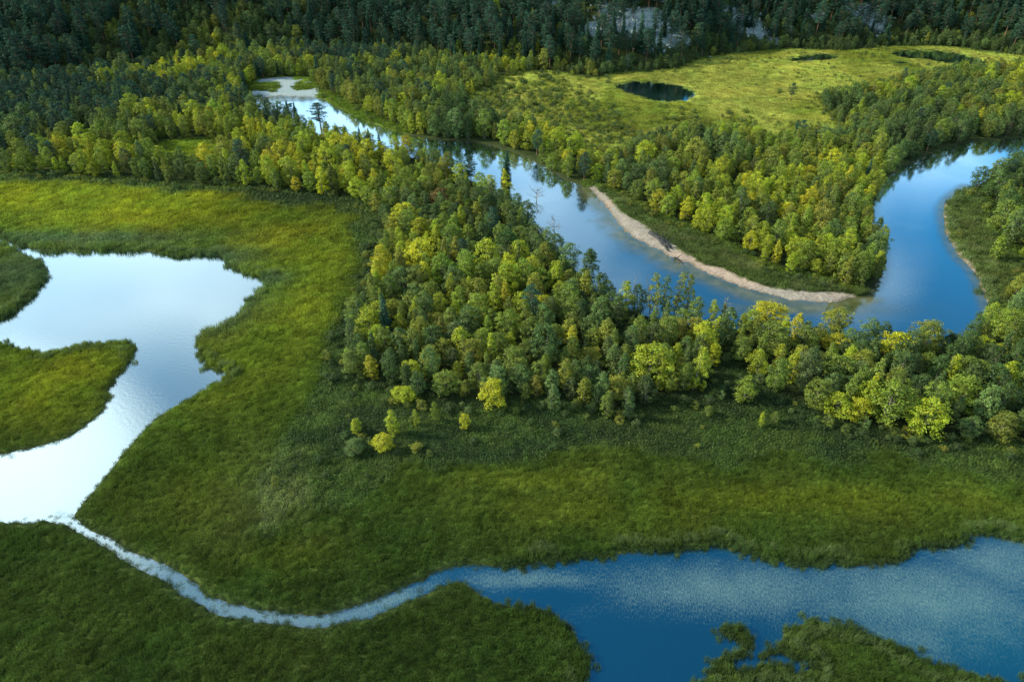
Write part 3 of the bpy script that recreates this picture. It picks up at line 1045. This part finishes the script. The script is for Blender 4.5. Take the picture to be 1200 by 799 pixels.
for cls, nm, lab in ((('birch',), 'birch_woods', 'the rest of the birch woods in greens and yellows along the river'),
                     (('pine', 'spruce'), 'conifer_forest', 'the rest of the dark blue-green pines and spruces on the far hillside')):
    rest = [t for i, t in enumerate(trees) if i not in single_set and t['cls'] in cls]
    use = sorted({PROTO[t['key']].i for t in rest})
    mp = {a: b for b, a in enumerate(use)}
    o = scatter_object(nm, [ALLP[a].both for a in use],
                       [(t['x'], t['y'], t['z']) for t in rest], [(t['rot'] * 7 % 1 * .12 - .06, t['rot'] * 13 % 1 * .12 - .06, t['rot']) for t in rest],
                       [(t['sx'], t['sx'], t['sz']) for t in rest], [mp[PROTO[t['key']].i] for t in rest], np.array([t['tint'] for t in rest]))
    tag(o, lab, 'woods' if nm == 'birch_woods' else 'forest', None, 'stuff')
    print(nm, len(rest))


# ---- sedge patches, herb patches
def sedge_patch(seed, n=125, rad=1.0, h=.8, w=.052, lean=.45):
    r = np.random.default_rng(seed)
    a = r.uniform(0, 6.283, n)
    q = rad * np.sqrt(r.random(n))
    P = np.stack([np.cos(a) * q, np.sin(a) * q, np.full(n, -.08)], 1)
    d = r.normal(0, lean, (n, 2)) + np.array([.22, .05])
    H = h * r.uniform(.55, 1.2, n)
    an = r.uniform(0, math.pi, n)
    s = np.stack([np.cos(an), np.sin(an), np.zeros(n)], 1) * (w * r.uniform(.6, 1.4, n))[:, None] / 2
    m = P + np.stack([d[:, 0] * H * .35, d[:, 1] * H * .35, H * .62], 1)
    t = P + np.stack([d[:, 0] * H, d[:, 1] * H, H * (1 - .25 * (d ** 2).sum(1)).clip(.3)], 1)
    V = np.stack([P - s, P + s, m + s, m - s, t], 1).reshape(-1, 3)
    b = np.arange(n)[:, None] * 5
    Fq = b + np.array([0, 1, 2, 3])
    Ft = b + np.array([3, 2, 4])
    lv = np.stack([r.random(n), np.clip(r.normal(.3, .25, n), 0, 1), np.zeros(n), np.ones(n)], 1)
    me = new_mesh('sedge patch', V, [Fq, Ft], [M_GRASS])
    vattr(me, 'leafvar', np.repeat(lv, 5, 0), 'FLOAT_COLOR')
    return me


def herb_patch(seed, n=150, rad=1.0, h=.8, leaf=.22):
    r = np.random.default_rng(seed)
    P, Q, L = [], [], []
    for c in range(9):
        a, q = r.uniform(0, 6.28), rad * math.sqrt(r.random())
        cz = h * r.uniform(.25, .7)
        cr = r.uniform(.25, .5) * rad
        d = r.normal(0, 1, (n // 9, 3))
        d[:, 2] = np.abs(d[:, 2])
        d /= np.linalg.norm(d, axis=1)[:, None]
        P.append(np.array([math.cos(a) * q, math.sin(a) * q, 0]) + d * np.array([cr, cr, cz]))
        Q.append(d + [0, 0, .6])
        L.append(np.stack([np.clip(r.random() * .5 + r.random(n // 9) * .5, 0, 1), np.clip(r.normal(.3, .2, n // 9), 0, 1), np.zeros(n // 9), np.ones(n // 9)], 1))
    V, Fq = leaves(np.concatenate(P), np.concatenate(Q), leaf, r, .6, .6)
    me = new_mesh('herb patch', V, Fq, [M_LEAF])
    vattr(me, 'leafvar', np.repeat(np.concatenate(L), 4, 0), 'FLOAT_COLOR')
    return me


def field(spacing, ylo, yhi):
    """jittered points inside the seen wedge"""
    ys = np.arange(ylo, yhi, spacing)
    out = []
    for y in ys:
        w = .78 * (y + 62)
        xs = np.arange(-w, w, spacing)
        out.append(np.stack([xs, np.full(len(xs), y)], 1))
    P = np.concatenate(out)
    return P + rng.uniform(-.5, .5, P.shape) * spacing * 1.1


SED = [sedge_patch(900 + i) for i in range(5)]
HRB = [herb_patch(950 + i) for i in range(4)]
sed, her = [], []
for (sp, lo, hi) in ((.80, 48, 105), (1.0, 105, 150), (1.45, 150, 200), (2.0, 200, 320), (2.8, 320, 560)):
    P = field(sp, lo, hi)
    x, y = P[:, 0], P[:, 1]
    sdw = water_sd(x, y)
    od = open_sd(x, y)
    hb = HERB(x, y) + (fbm(x * .09, y * .09, 45, 3) - .5) * 16
    barsd = np.minimum.reduce([q(x, y) for q in BAR])
    barsd = np.where(gravel_k(x, y) > .2, 0, barsd)
    keep = ((sdw > (-.35 if hi < 330 else .8)) | ((sdw > -1.5) & (rng.random(len(x)) < .10) & (hi < 330))) & (od < 2.5) & (barsd > .3 + .3 * (lo > 190)) & (hill_s(x, y) < 3)
    x, y, sdw, hb, od, barsd = (q[keep] for q in (x, y, sdw, hb, od, barsd))
    z = np.maximum(ground_z(x, y), -.12)
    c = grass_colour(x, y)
    isherb = (hb < 0) & (sdw > 2)
    sc = sp / 1.05 * (.80 if sp < 1.2 else .95)
    edge = sstep(3.2, .3, sdw)
    nar = sstep(620, 550, project(x, y, 0 * x)[0]) * sstep(135, 118, y)
    hs_ = (.75 + .5 * fbm(x * .2, y * .2, 61, 2)) * (1 + .55 * edge - nar * edge * 1.1) * (1 if sp < 1.6 else .8) * min(max(sc, .95), 1.7)
    hs_ = hs_ * (1 - .45 * sstep(4, -4, UPPER(x, y)))
    for m, lst in ((~isherb, sed), (isherb, her)):
        lst.append((x[m], y[m], z[m], c[m], np.full(m.sum(), sc), hs_[m], edge[m]))


def cat(lst):
    return [np.concatenate([q[k] for q in lst]) for k in range(7)]


for lst, meshes, nm, lab, ct in ((sed, SED, 'sedge_marsh', 'yellow-green and dark green sedge covering the marsh down to the water', 'sedge'),
                                (her, HRB, 'low_scrub', 'dark green low scrub and herbs between the marsh and the woods', 'scrub')):
    x, y, z, c, sc, hh, edge = cat(lst)
    n = len(x)
    c = c * rng.uniform(.68, 1.36, n)[:, None] * 1.12
    hh = hh * (.68 + .64 * vnoise(x * .8, y * .8, 66))
    if nm == 'sedge_marsh':
        sdw_ = water_sd(x, y)
        ridge = np.exp(-((sdw_ - 2.0) / .8) ** 2) * sstep(.40, .60, fbm(x * .12, y * .12, 69, 3)) * sstep(300, 200, y) * (1 - sstep(620, 550, project(x, y, 0 * x)[0]) * sstep(135, 118, y))
        c = mixc(c, np.array([.130, .175, .075]), ridge * .8)
        hh = hh * (1 + .55 * ridge)
        c = mixc(c, np.array([.045, .075, .040]), sstep(1.1, .0, sdw_) * .6)  # shadow line along the bank put into the sedge tint at the waterline
    rot = np.stack([rng.normal(0, .08, n), rng.normal(0, .08, n), rng.uniform(0, .9, n) + (rng.random(n) < .5) * math.pi], 1)
    hz = hh * (1.0 if nm == 'sedge_marsh' else .9 + .9 * (rng.random(n) ** 3))
    o = scatter_object(nm, meshes, np.stack([x, y, z], 1), rot, np.stack([sc, sc, hz], 1), rng.integers(0, len(meshes), n), c)
    tag(o, lab, ct, None, 'stuff')
    print(nm, n, time.time() - T0)

# undergrowth in the near woods and bushes on the marshes (bush prototypes, one object)
bx, by, bt, bs = [], [], [], []
X, Y = scatter(40000, 90, 520, .7)
sdw = water_sd(X, Y, False)
od = open_sd(X, Y)
hbb = HERB(X, Y)
bdd = np.minimum.reduce([q(X, Y) for q in BAR] + [GRAVEL(X, Y)])
upm = UPPER(X, Y)
shr = fbm(X * .04, Y * .025, 88, 3)
for i in range(len(X)):
    x, y = X[i], Y[i]
    if sdw[i] < 1.2 or bdd[i] < 1 or hill_s(np.array([x]), np.array([y]))[0] > 0: continue
    pr, s, c = 0, 1, MG
    if od[i] > .5 and y < 260:
        pr, s, c = .14, rng.uniform(.5, .9), random.choice([DG, DG, MG, GG])
    elif -5 < od[i] <= .5:
        pr, s, c = .30, rng.uniform(.25, .65), random.choice([DG, MG, GG, OL])
    elif upm[i] < -3:
        ppx, ppy, _ = project(x, y, 0)
        wl = sstep(800, 660, ppx) + sstep(118, 135, ppy) * .8 + .9 * math.exp(-((ppx - 960) / 70) ** 2 - ((ppy - 112 - (ppx - 900) * .12) / 7) ** 2)
        pr = sstep(.44, .56, shr[i]) * min(.62, .10 + wl * .6) + .03
        if ((ppx - 768) / 60) ** 2 + ((ppy - 108) / 18) ** 2 < 1: pr = 0
        s = rng.uniform(.35, .8) if wl > .3 else rng.uniform(.25, .5)
        c = random.choice([MG, OL, YG, DG, BG, MG, GG])
    elif hbb[i] < -1:
        pr = .03 + .12 * math.exp(od[i] / 5) if od[i] < 0 else .03
        s, c = rng.uniform(.2, .45), random.choice([DG, MG, GG, OL, DG])
    if rng.random() > pr: continue
    if not ok(x, y, 4.6 * s * .6): continue
    put(x, y, 4.6 * s * .6)
    bx.append(x); by.append(y); bt.append(jit(c, .12)); bs.append(s)
bx, by, bs = map(np.array, (bx, by, bs))
o = scatter_object('willow_thicket', [PROTO['bush0'].both, PROTO['bush1'].both], np.stack([bx, by, np.maximum(ground_z(bx, by), 0)], 1),
                   np.stack([bx * 0, bx * 0, rng.uniform(0, 6.28, len(bx))], 1), np.stack([bs, bs, bs * rng.uniform(.7, 1.1, len(bx))], 1),
                   rng.integers(0, 2, len(bx)), np.array(bt))
tag(o, 'low willow thickets under the trees and dotted over the upper marsh', 'thicket', None, 'stuff')
print('bushes', len(bx), time.time() - T0)


# ------------------------------------------------------------------ ground sheet
def sheet_axes(ra, rb, amax, ylo, yhi):
    ys = [ylo]
    while ys[-1] < yhi:
        ys.append(ys[-1] + ra * (ys[-1] + 60))
    ys = np.array(ys)
    a = np.arange(-amax, amax + 1e-6, rb)
    return ys, a


def grid_mesh(ys, a, wide=False):
    ny, nx = len(ys), len(a)
    Yg = np.repeat(ys[:, None], nx, 1)
    Xg = a[None, :] * np.maximum(Yg + 60, 100)
    idx = np.arange(ny * nx).reshape(ny, nx)
    Fq = np.stack([idx[:-1, :-1], idx[:-1, 1:], idx[1:, 1:], idx[1:, :-1]], -1).reshape(-1, 4)
    return Xg.ravel(), Yg.ravel(), Fq


ys, a = sheet_axes(.0034, .0030, .75, 40, 760)
ys = np.concatenate([[-3000, -1200, -400, -100, 0, 20], ys, np.geomspace(800, 6000, 30)])
a = np.concatenate([-np.geomspace(30, .8, 16), a, np.geomspace(.8, 30, 16)])
gx, gy, GF = grid_mesh(ys, a)
sdg = water_sd(gx, gy)
gz = ground_z(gx, gy, sdg)
gm = new_mesh('ground', np.stack([gx, gy, gz], 1), GF, smooth_=True)
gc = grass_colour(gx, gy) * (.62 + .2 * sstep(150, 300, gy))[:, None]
barg = np.minimum.reduce([q(gx, gy) for q in BAR])
sand = np.maximum(sstep(.15, -.8, barg + (vnoise(gx * .7, gy * .7, 5) - .5) * 1.8), gravel_k(gx, gy))
rockm = np.clip(sstep(.30, .55, rock_k(gx, gy) * (.6 + .8 * fbm(gx * .15, gy * .15, 95, 3))), 0, 1)
pinkish = fbm(gx * .08, gy * .08, 101, 2)
sandc = np.array([.22, .20, .175])[None] * (0.75 + .5 * fbm(gx * .6, gy * .6, 103, 3))[:, None]
sandc = mixc(sandc, np.array([.34, .23, .17]), sstep(.5, .7, pinkish) * .35)
gravelm = sstep(3, 1, GRAVEL(gx, gy))
sandc = mixc(sandc, np.array([.20, .27, .30]), gravelm * .9)  # pale gravel, with the channels' sky reflection put into its bluish tint
wet = sstep(1.1, .2, sdg + (vnoise(gx * .5, gy * .5, 8) - .5) * .8)
sandc = mixc(sandc, np.array([.085, .075, .055]), wet * .8)
gc = gc * (1 - sand[:, None]) + sandc * sand[:, None]
rc = np.array([.17, .235, .24])[None] * (.6 + .8 * fbm(gx * .4, gy * .4, 97, 3))[:, None]
gc = gc * (1 - rockm[:, None]) + rc * rockm[:, None]
mud = sstep(.5, -.6, sdg) * (1 - sand)
gc = mixc(gc, np.array([.035, .035, .022]), mud)
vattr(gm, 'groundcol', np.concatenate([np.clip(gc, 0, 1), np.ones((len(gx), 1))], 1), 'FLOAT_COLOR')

m, nt, nd, lk = material('marsh ground')
at = N(nd, 'ShaderNodeAttribute', attribute_name='groundcol')
tc = N(nd, 'ShaderNodeTexCoord')
n1 = N(nd, 'ShaderNodeTexNoise')
n1.inputs['Scale'].default_value = 1.6
n1.inputs['Detail'].default_value = 6
lk.new(tc.outputs['Object'], n1.inputs['Vector'])
mr = N(nd, 'ShaderNodeMapRange')
mr.inputs[1].default_value = .3
mr.inputs[2].default_value = .7
mr.inputs[3].default_value = .65
mr.inputs[4].default_value = 1.35
lk.new(n1.outputs[0], mr.inputs[0])
sc_ = N(nd, 'ShaderNodeVectorMath', operation='SCALE')
lk.new(at.outputs['Color'], sc_.inputs[0])
lk.new(mr.outputs[0], sc_.inputs[3])
bp = N(nd, 'ShaderNodeBump')
bp.inputs['Strength'].default_value = .6
bp.inputs['Distance'].default_value = .3
lk.new(n1.outputs[0], bp.inputs['Height'])
b = N(nd, 'ShaderNodeBsdfPrincipled')
b.inputs['Roughness'].default_value = .95
b.inputs['Specular IOR Level'].default_value = .1
lk.new(sc_.outputs[0], b.inputs['Base Color'])
lk.new(bp.outputs[0], b.inputs['Normal'])
o = N(nd, 'ShaderNodeOutputMaterial')
lk.new(b.outputs[0], o.inputs[0])
gm.materials.append(m)
go_ = link('ground', gm)
tag(go_, 'marsh ground rising into the far hillside', None, None, 'structure')
print('ground', len(gx), time.time() - T0)

# ------------------------------------------------------------------ water sheet
ys, a = sheet_axes(.006, .006, .9, 30, 640)
wx, wy, WF_ = grid_mesh(ys, a)
wm = new_mesh('water', np.stack([wx, wy, wx * 0], 1), WF_, smooth_=True)
barw = BAR[0](wx, wy)
shoal = sstep(9, .5, barw + (fbm(wx * .25, wy * .25, 111, 3) - .5) * 7) * .9
shoal = np.maximum(shoal, blob(wx, wy, 940, 362, 90, 7) * 1.0)
shoal = np.maximum(shoal, .8 * sstep(3.0, 0, BAR[1](wx, wy)))
shoal = np.maximum(shoal, .55 * sstep(-3.2, 0, water_sd(wx, wy, False)) * (RIVER(wx, wy) < 1))
shoal = np.maximum(shoal, .8 * sstep(3, -1, GRAVEL(wx, wy)))
shoal = shoal * sstep(2, -1, RIVER(wx, wy))
st_in = sstep(.5, -.5, STREAM(wx, wy)) * sstep(150, 130, wy)
weed = np.maximum.reduce([blob(wx, wy, 850, 690, 190, 38), blob(wx, wy, 1080, 700, 200, 60), blob(wx, wy, 1060, 745, 90, 40) * .8, blob(wx, wy, 620, 680, 110, 16), blob(wx, wy, 470, 702, 90, 30), blob(wx, wy, 1190, 660, 120, 40)])
weed = weed * (1 - np.clip(1.6 * np.maximum(blob(wx, wy, 760, 775, 95, 45), .7 * blob(wx, wy, 640, 700, 60, 12)), 0, 1))
weed = np.maximum(weed, .8 * sstep(520, 440, project(wx, wy, wx * 0)[0]))
weed = np.clip(weed * st_in, 0, 1)
pond = np.minimum.reduce([q(wx, wy) for q in POOLS[2:7]])
peat = np.maximum(sstep(3, 0, pond), .85 * (1 - st_in))
vattr(wm, 'peat', np.clip(peat, 0, 1))
teal = blob(wx, wy, 1150, 740, 120, 60) * st_in
vattr(wm, 'shoal', np.clip(shoal, 0, 1))
vattr(wm, 'weed', weed)
vattr(wm, 'teal', teal)
m, nt, nd, lk = material('marsh water')
tc = N(nd, 'ShaderNodeTexCoord')


def attr(nm):
    return N(nd, 'ShaderNodeAttribute', attribute_name=nm).outputs['Fac']


def noise(scale, detail=4, vec=None, rough=.5):
    n = N(nd, 'ShaderNodeTexNoise')
    n.inputs['Scale'].default_value = scale
    n.inputs['Detail'].default_value = detail
    n.inputs['Roughness'].default_value = rough
    lk.new(vec or tc.outputs['Object'], n.inputs['Vector'])
    return n.outputs[0]


def rng_(v, a, b, c=0., d=1.):
    n = N(nd, 'ShaderNodeMapRange')
    for k, q in enumerate((a, b, c, d)):
        n.inputs[k + 1].default_value = q
    lk.new(v, n.inputs[0])
    return n.outputs[0]


def mth(op, a, b=None):
    n = N(nd, 'ShaderNodeMath', operation=op)
    for k, v in enumerate((a, b)):
        if v is None: continue
        if isinstance(v, (int, float)): n.inputs[k].default_value = v
        else: lk.new(v, n.inputs[k])
    return n.outputs[0]


def mixcol(f, a, b):
    n = N(nd, 'ShaderNodeMix', data_type='RGBA')
    lk.new(f, n.inputs[0])
    for k, v in ((6, a), (7, b)):
        if isinstance(v, tuple): n.inputs[k].default_value = (*v, 1)
        else: lk.new(v, n.inputs[k])
    return n.outputs[2]


bed = mixcol(rng_(noise(.25, 5), .35, .65), (.050, .062, .020), (.105, .105, .050))
deep = mixcol(attr('teal'), (.001, .018, .032), (.002, .038, .050))
deep = mixcol(attr('peat'), deep, (.014, .022, .012))
basec = mixcol(attr('shoal'), deep, bed)
# streaky emergent sedge and duckweed lying on the shallow near water
mp = N(nd, 'ShaderNodeMapping')
mp.inputs['Scale'].default_value = (1.0, .38, 1)
lk.new(tc.outputs['Object'], mp.inputs['Vector'])
fine = noise(4.5, 6, mp.outputs[0], .75)
coarse = noise(.22, 4)
thr = mth('ADD', mth('MULTIPLY', attr('weed'), .30), mth('MULTIPLY', mth('SUBTRACT', coarse, .5), .18))
wk = rng_(mth('ADD', fine, thr), .60, .95)
wk = mth('MULTIPLY', wk, rng_(attr('weed'), .02, .25))
wk = mth('MULTIPLY', wk, .75)
basec = mixcol(wk, basec, (.13, .22, .215))
d = N(nd, 'ShaderNodeBsdfDiffuse')
lk.new(basec, d.inputs[0])
gl = N(nd, 'ShaderNodeBsdfGlossy')
lk.new(rng_(noise(.035, 3), .42, .62, .015, .10), gl.inputs['Roughness'])
gl.inputs['Color'].default_value = (.78, .95, 1, 1)
bp = N(nd, 'ShaderNodeBump')
bp.inputs['Strength'].default_value = .10
bp.inputs['Distance'].default_value = .12
lk.new(noise(1.1, 4, None, .6), bp.inputs['Height'])
lk.new(bp.outputs[0], gl.inputs['Normal'])
fr = N(nd, 'ShaderNodeFresnel')
fr.inputs['IOR'].default_value = 1.33
fac = mth('MINIMUM', mth('ADD', mth('MULTIPLY', fr.outputs[0], 4.6), .19), 1.0)
fac = mth('MULTIPLY', fac, mth('SUBTRACT', 1.0, mth('MULTIPLY', wk, .8)))
fac = mth('MULTIPLY', fac, mth('SUBTRACT', 1.0, mth('MULTIPLY', attr('shoal'), .72)))
ms = N(nd, 'ShaderNodeMixShader')
lk.new(fac, ms.inputs[0])
lk.new(d.outputs[0], ms.inputs[1])
lk.new(gl.outputs[0], ms.inputs[2])
o = N(nd, 'ShaderNodeOutputMaterial')
lk.new(ms.outputs[0], o.inputs[0])
wm.materials.append(m)
tag(link('water', wm), 'still water of the lake, the stream and the winding river', None, None, 'structure')

# ------------------------------------------------------------------ dead trees, driftwood
SNAG = [
    (629, 220, 24, 15, 'bare grey dead tree leaning over the middle of the river'),
    (746, 340, 8, 40, 'thin dark bare trunk standing up against the river beside yellow-green birches'),
    (852, 364, 22, 38, 'bare blue-grey dead tree at the near bank left of the big yellow birch'),
    (651, 262, 20, 26, 'bare grey dead tree at the river edge above the tall dark birches'),
]
for j, (px, py, w, h, lab) in enumerate(SNAG):
    dx, dy, dz = pix_dir(px, py)
    zc = 5.0
    t = (CH - zc) / (-dz)
    s = t / F
    (WV, WF), (BV, BF) = dead(40 + j, h * s * 1.15, w * s, 6 if w < 10 else 16)
    e = bpy.data.objects.new('dead_tree', None)
    COL.objects.link(e)
    x, y = float(dx * t), float(dy * t)
    e.location = (x, y, float(max(0, ground_z(np.array([x]), np.array([y]))[0])))
    e.rotation_euler = (R(4), R(5) * (1 if j == 0 else -1), 0)
    tag(e, lab, 'dead tree', 'dead trees on the river bank')
    link('trunk', new_mesh('dead trunk', WV, WF, [M_DEAD], smooth_=True), e)
    link('branches', new_mesh('dead branches', BV, BF, [M_DEAD], smooth_=True), e)

LOGS = [((761, 275), (778, 287), .45, 'longest dark driftwood trunk on the sandbar, its left end raised'), ((770, 280), (785, 293), .34, 'dark driftwood trunk with stubs, right of the longest one on the sandbar'),
        ((773, 284), (783, 296), .28, 'short dark driftwood log nearest the water on the sandbar'), ((779, 283), (787, 292), .22, 'thin dark driftwood branch on the landward side of the sandbar pile'),
        ((790, 303), (797, 307), .22, 'small dark log at the waterline right of the driftwood pile')]
for j, (p, q, r0, lab) in enumerate(LOGS):
    A = g(*p)
    B = g(*q)
    r = np.random.default_rng(70 + j)
    c = (A + B) / 2
    ln = np.linalg.norm(B - A)
    an = math.atan2(*(B - A)[::-1])
    pts = [np.array([ln * (t - .5), r.normal(0, .12), r.normal(0, .08) + .1]) for t in np.linspace(0, 1, 7)]
    parts = [tube(pts, np.linspace(r0 * 1.6, r0 * .7, 7), 8)]
    brs = []
    for k in range(9):
        p0 = pts[r.integers(0, 7)]
        e1 = p0 + np.array([r.normal(0, 1.5), r.normal(0, 1.5), r.uniform(.6, 2.4)])
        brs.append(tube([p0, (p0 + e1) / 2 + r.normal(0, .1, 3), e1], [r0 * .4, r0 * .25, .03], 5))
    e = bpy.data.objects.new('driftwood_log', None)
    COL.objects.link(e)
    zb = max(0.02, float(ground_z(np.array([c[0]]), np.array([c[1]]))[0]))
    e.location = (c[0], c[1], zb + r0 * .6)
    e.rotation_euler = (0, 0, an)
    tag(e, lab, 'driftwood', 'driftwood logs stranded on the sandbar')
    link('trunk', new_mesh('log', *join(parts), [M_DRIFT], smooth_=True), e)
    link('branch_stubs', new_mesh('log stubs', *join(brs), [M_DRIFT], smooth_=True), e)

# boulders of the scree patches on the hillside: nobody could count them
def boulder(seed):
    r = np.random.default_rng(seed)
    import bmesh
    bm = bmesh.new()
    bmesh.ops.create_icosphere(bm, subdivisions=2, radius=1)
    for v in bm.verts:
        d = np.array(v.co)
        k = 1 + .28 * math.sin(d[0] * 3.1 + seed) * math.cos(d[1] * 2.7 + seed * 2) + r.normal(0, .05)
        v.co = Vector(d * k * np.array([1, .8, .65]))
    me = bpy.data.meshes.new('boulder')
    bm.to_mesh(me)
    bm.free()
    me.materials.append(M_ROCK)
    return me


M_ROCK = bark('pale lichen rock', (.12, .165, .17), (.30, .37, .37), 2)
rp = []
for cx, cy, wx_, wy_ in ROCKW:
    n = int(wx_ * wy_ * .5)
    rp.append(np.stack([cx + rng.normal(0, .5, n) * wx_, cy + rng.normal(0, .5, n) * wy_], 1))
rp = np.concatenate(rp)
sc3 = rng.uniform(.4, 1.5, len(rp))
o = scatter_object('scree', [boulder(i) for i in range(3)], np.stack([rp[:, 0], rp[:, 1], ground_z(rp[:, 0], rp[:, 1]) + .1], 1), rng.uniform(0, 6.28, (len(rp), 3)),
                   np.stack([sc3] * 3, 1), rng.integers(0, 3, len(rp)), np.ones((len(rp), 3)))
tag(o, 'pale blue-grey boulders showing between the pines of the far hillside', 'scree', None, 'stuff')

# ------------------------------------------------------------------ light, sky, camera
SUN_AZ = R(-82)      # from the view axis (+Y), negative = left
SUN_EL = R(30)
sd_ = Vector((math.sin(SUN_AZ) * math.cos(SUN_EL), math.cos(SUN_AZ) * math.cos(SUN_EL), math.sin(SUN_EL)))
L = bpy.data.lights.new('sun', 'SUN')
L.energy = 5.0
L.angle = R(5)
L.color = (1, .89, .62)
lo = bpy.data.objects.new('sun', L)
COL.objects.link(lo)
lo.rotation_euler = (-sd_).to_track_quat('-Z', 'Y').to_euler()

W = bpy.data.worlds.new('World')
S.world = W
W.use_nodes = True
nt = W.node_tree
nd, lk = nt.nodes, nt.links
nd.clear()
sky = N(nd, 'ShaderNodeTexSky')
sky.sky_type = 'NISHITA'
sky.sun_disc = False
sky.sun_elevation = SUN_EL
sky.sun_rotation = SUN_AZ
sky.ozone_density = 4.0
sky.dust_density = .4
bg1 = N(nd, 'ShaderNodeBackground')
bg1.inputs[1].default_value = .088
tn = N(nd, 'ShaderNodeVectorMath', operation='MULTIPLY')
lk.new(sky.outputs[0], tn.inputs[0])
tn.inputs[1].default_value = (.24, 1.02, 1.20)
lk.new(tn.outputs[0], bg1.inputs[0])
tc = N(nd, 'ShaderNodeTexCoord')
sep = N(nd, 'ShaderNodeSeparateXYZ')
lk.new(tc.outputs['Generated'], sep.inputs[0])


def dirblob(px, py, rad):
    """lobe of cloud at the sky direction mirrored in the water at a photo pixel"""
    dx, dy, dz = pix_dir(px, py)
    v = Vector((float(dx), float(dy), float(-dz))).normalized()
    dp = N(nd, 'ShaderNodeVectorMath', operation='DOT_PRODUCT')
    nz = N(nd, 'ShaderNodeVectorMath', operation='NORMALIZE')
    lk.new(tc.outputs['Generated'], nz.inputs[0])
    lk.new(nz.outputs[0], dp.inputs[0])
    dp.inputs[1].default_value = v
    return rng_(dp.outputs['Value'], math.cos(R(rad)), math.cos(R(rad * .15)))


mx_ = None
for px, py, rad, amp in ((30, 565, 13, 1.5), (130, 350, 26, .66), (0, 480, 24, .66), (330, 100, 18, .45), (640, 205, 12, .34), (1070, 230, 7, .24), (1010, 330, 5, .20), (740, 300, 9, .16), (1085, 270, 4, .20), (300, 705, 9, .34), (430, 712, 6, .2)):
    v = mth('MULTIPLY', dirblob(px, py, rad), amp)
    mx_ = v if mx_ is None else mth('MAXIMUM', mx_, v)
mx_ = mth('SUBTRACT', mx_, mth('MULTIPLY', dirblob(200, 462, 6), .35))
# unseen cloud added behind the camera and overhead as whitish fill light
back = mth('MULTIPLY', rng_(sep.outputs[1], .12, -.35), rng_(sep.outputs[2], .0, .12))
mx_ = mth('MAXIMUM', mx_, mth('MULTIPLY', back, .55))
zc = mth('MAXIMUM', sep.outputs[2], .05)
comb = N(nd, 'ShaderNodeCombineXYZ')
lk.new(mth('DIVIDE', sep.outputs[0], zc), comb.inputs[0])
lk.new(mth('DIVIDE', sep.outputs[1], zc), comb.inputs[1])
cn = noise(1.6, 6, comb.outputs[0], .55)
cloud = mth('ADD', mth('MULTIPLY', mx_, 1.0), mth('MULTIPLY', mth('SUBTRACT', cn, .5), .95))
cloud = mth('MULTIPLY', rng_(cloud, .05, .95), rng_(mx_, 0, .15))
bg2 = N(nd, 'ShaderNodeBackground')
bg2.inputs[0].default_value = (.84, .95, 1.0, 1)
lk.new(mth('ADD', mth('MULTIPLY', dirblob(20, 558, 9), .7), 1.08), bg2.inputs[1])
mxs = N(nd, 'ShaderNodeMixShader')
lk.new(cloud, mxs.inputs[0])
lk.new(bg1.outputs[0], mxs.inputs[1])
lk.new(bg2.outputs[0], mxs.inputs[2])
wo = N(nd, 'ShaderNodeOutputWorld')
lk.new(mxs.outputs[0], wo.inputs[0])

cd = bpy.data.cameras.new('camera')
cd.sensor_width = 36
cd.lens = 24
cd.clip_end = 8000
cd.clip_start = 1
co = bpy.data.objects.new('camera', cd)
COL.objects.link(co)
co.location = (0, 0, CH)
co.rotation_euler = (R(90) - PITCH, 0, 0)
S.camera = co

S.view_settings.view_transform = 'Standard'
S.view_settings.look = 'None'
S.view_settings.exposure = 0.98
S.view_settings.gamma = 1
S.view_settings.use_curve_mapping = False
S.cycles.max_bounces = 5
S.cycles.diffuse_bounces = 2
S.cycles.glossy_bounces = 2
S.cycles.transmission_bounces = 2
S.cycles.use_denoising = True
print('done', time.time() - T0)
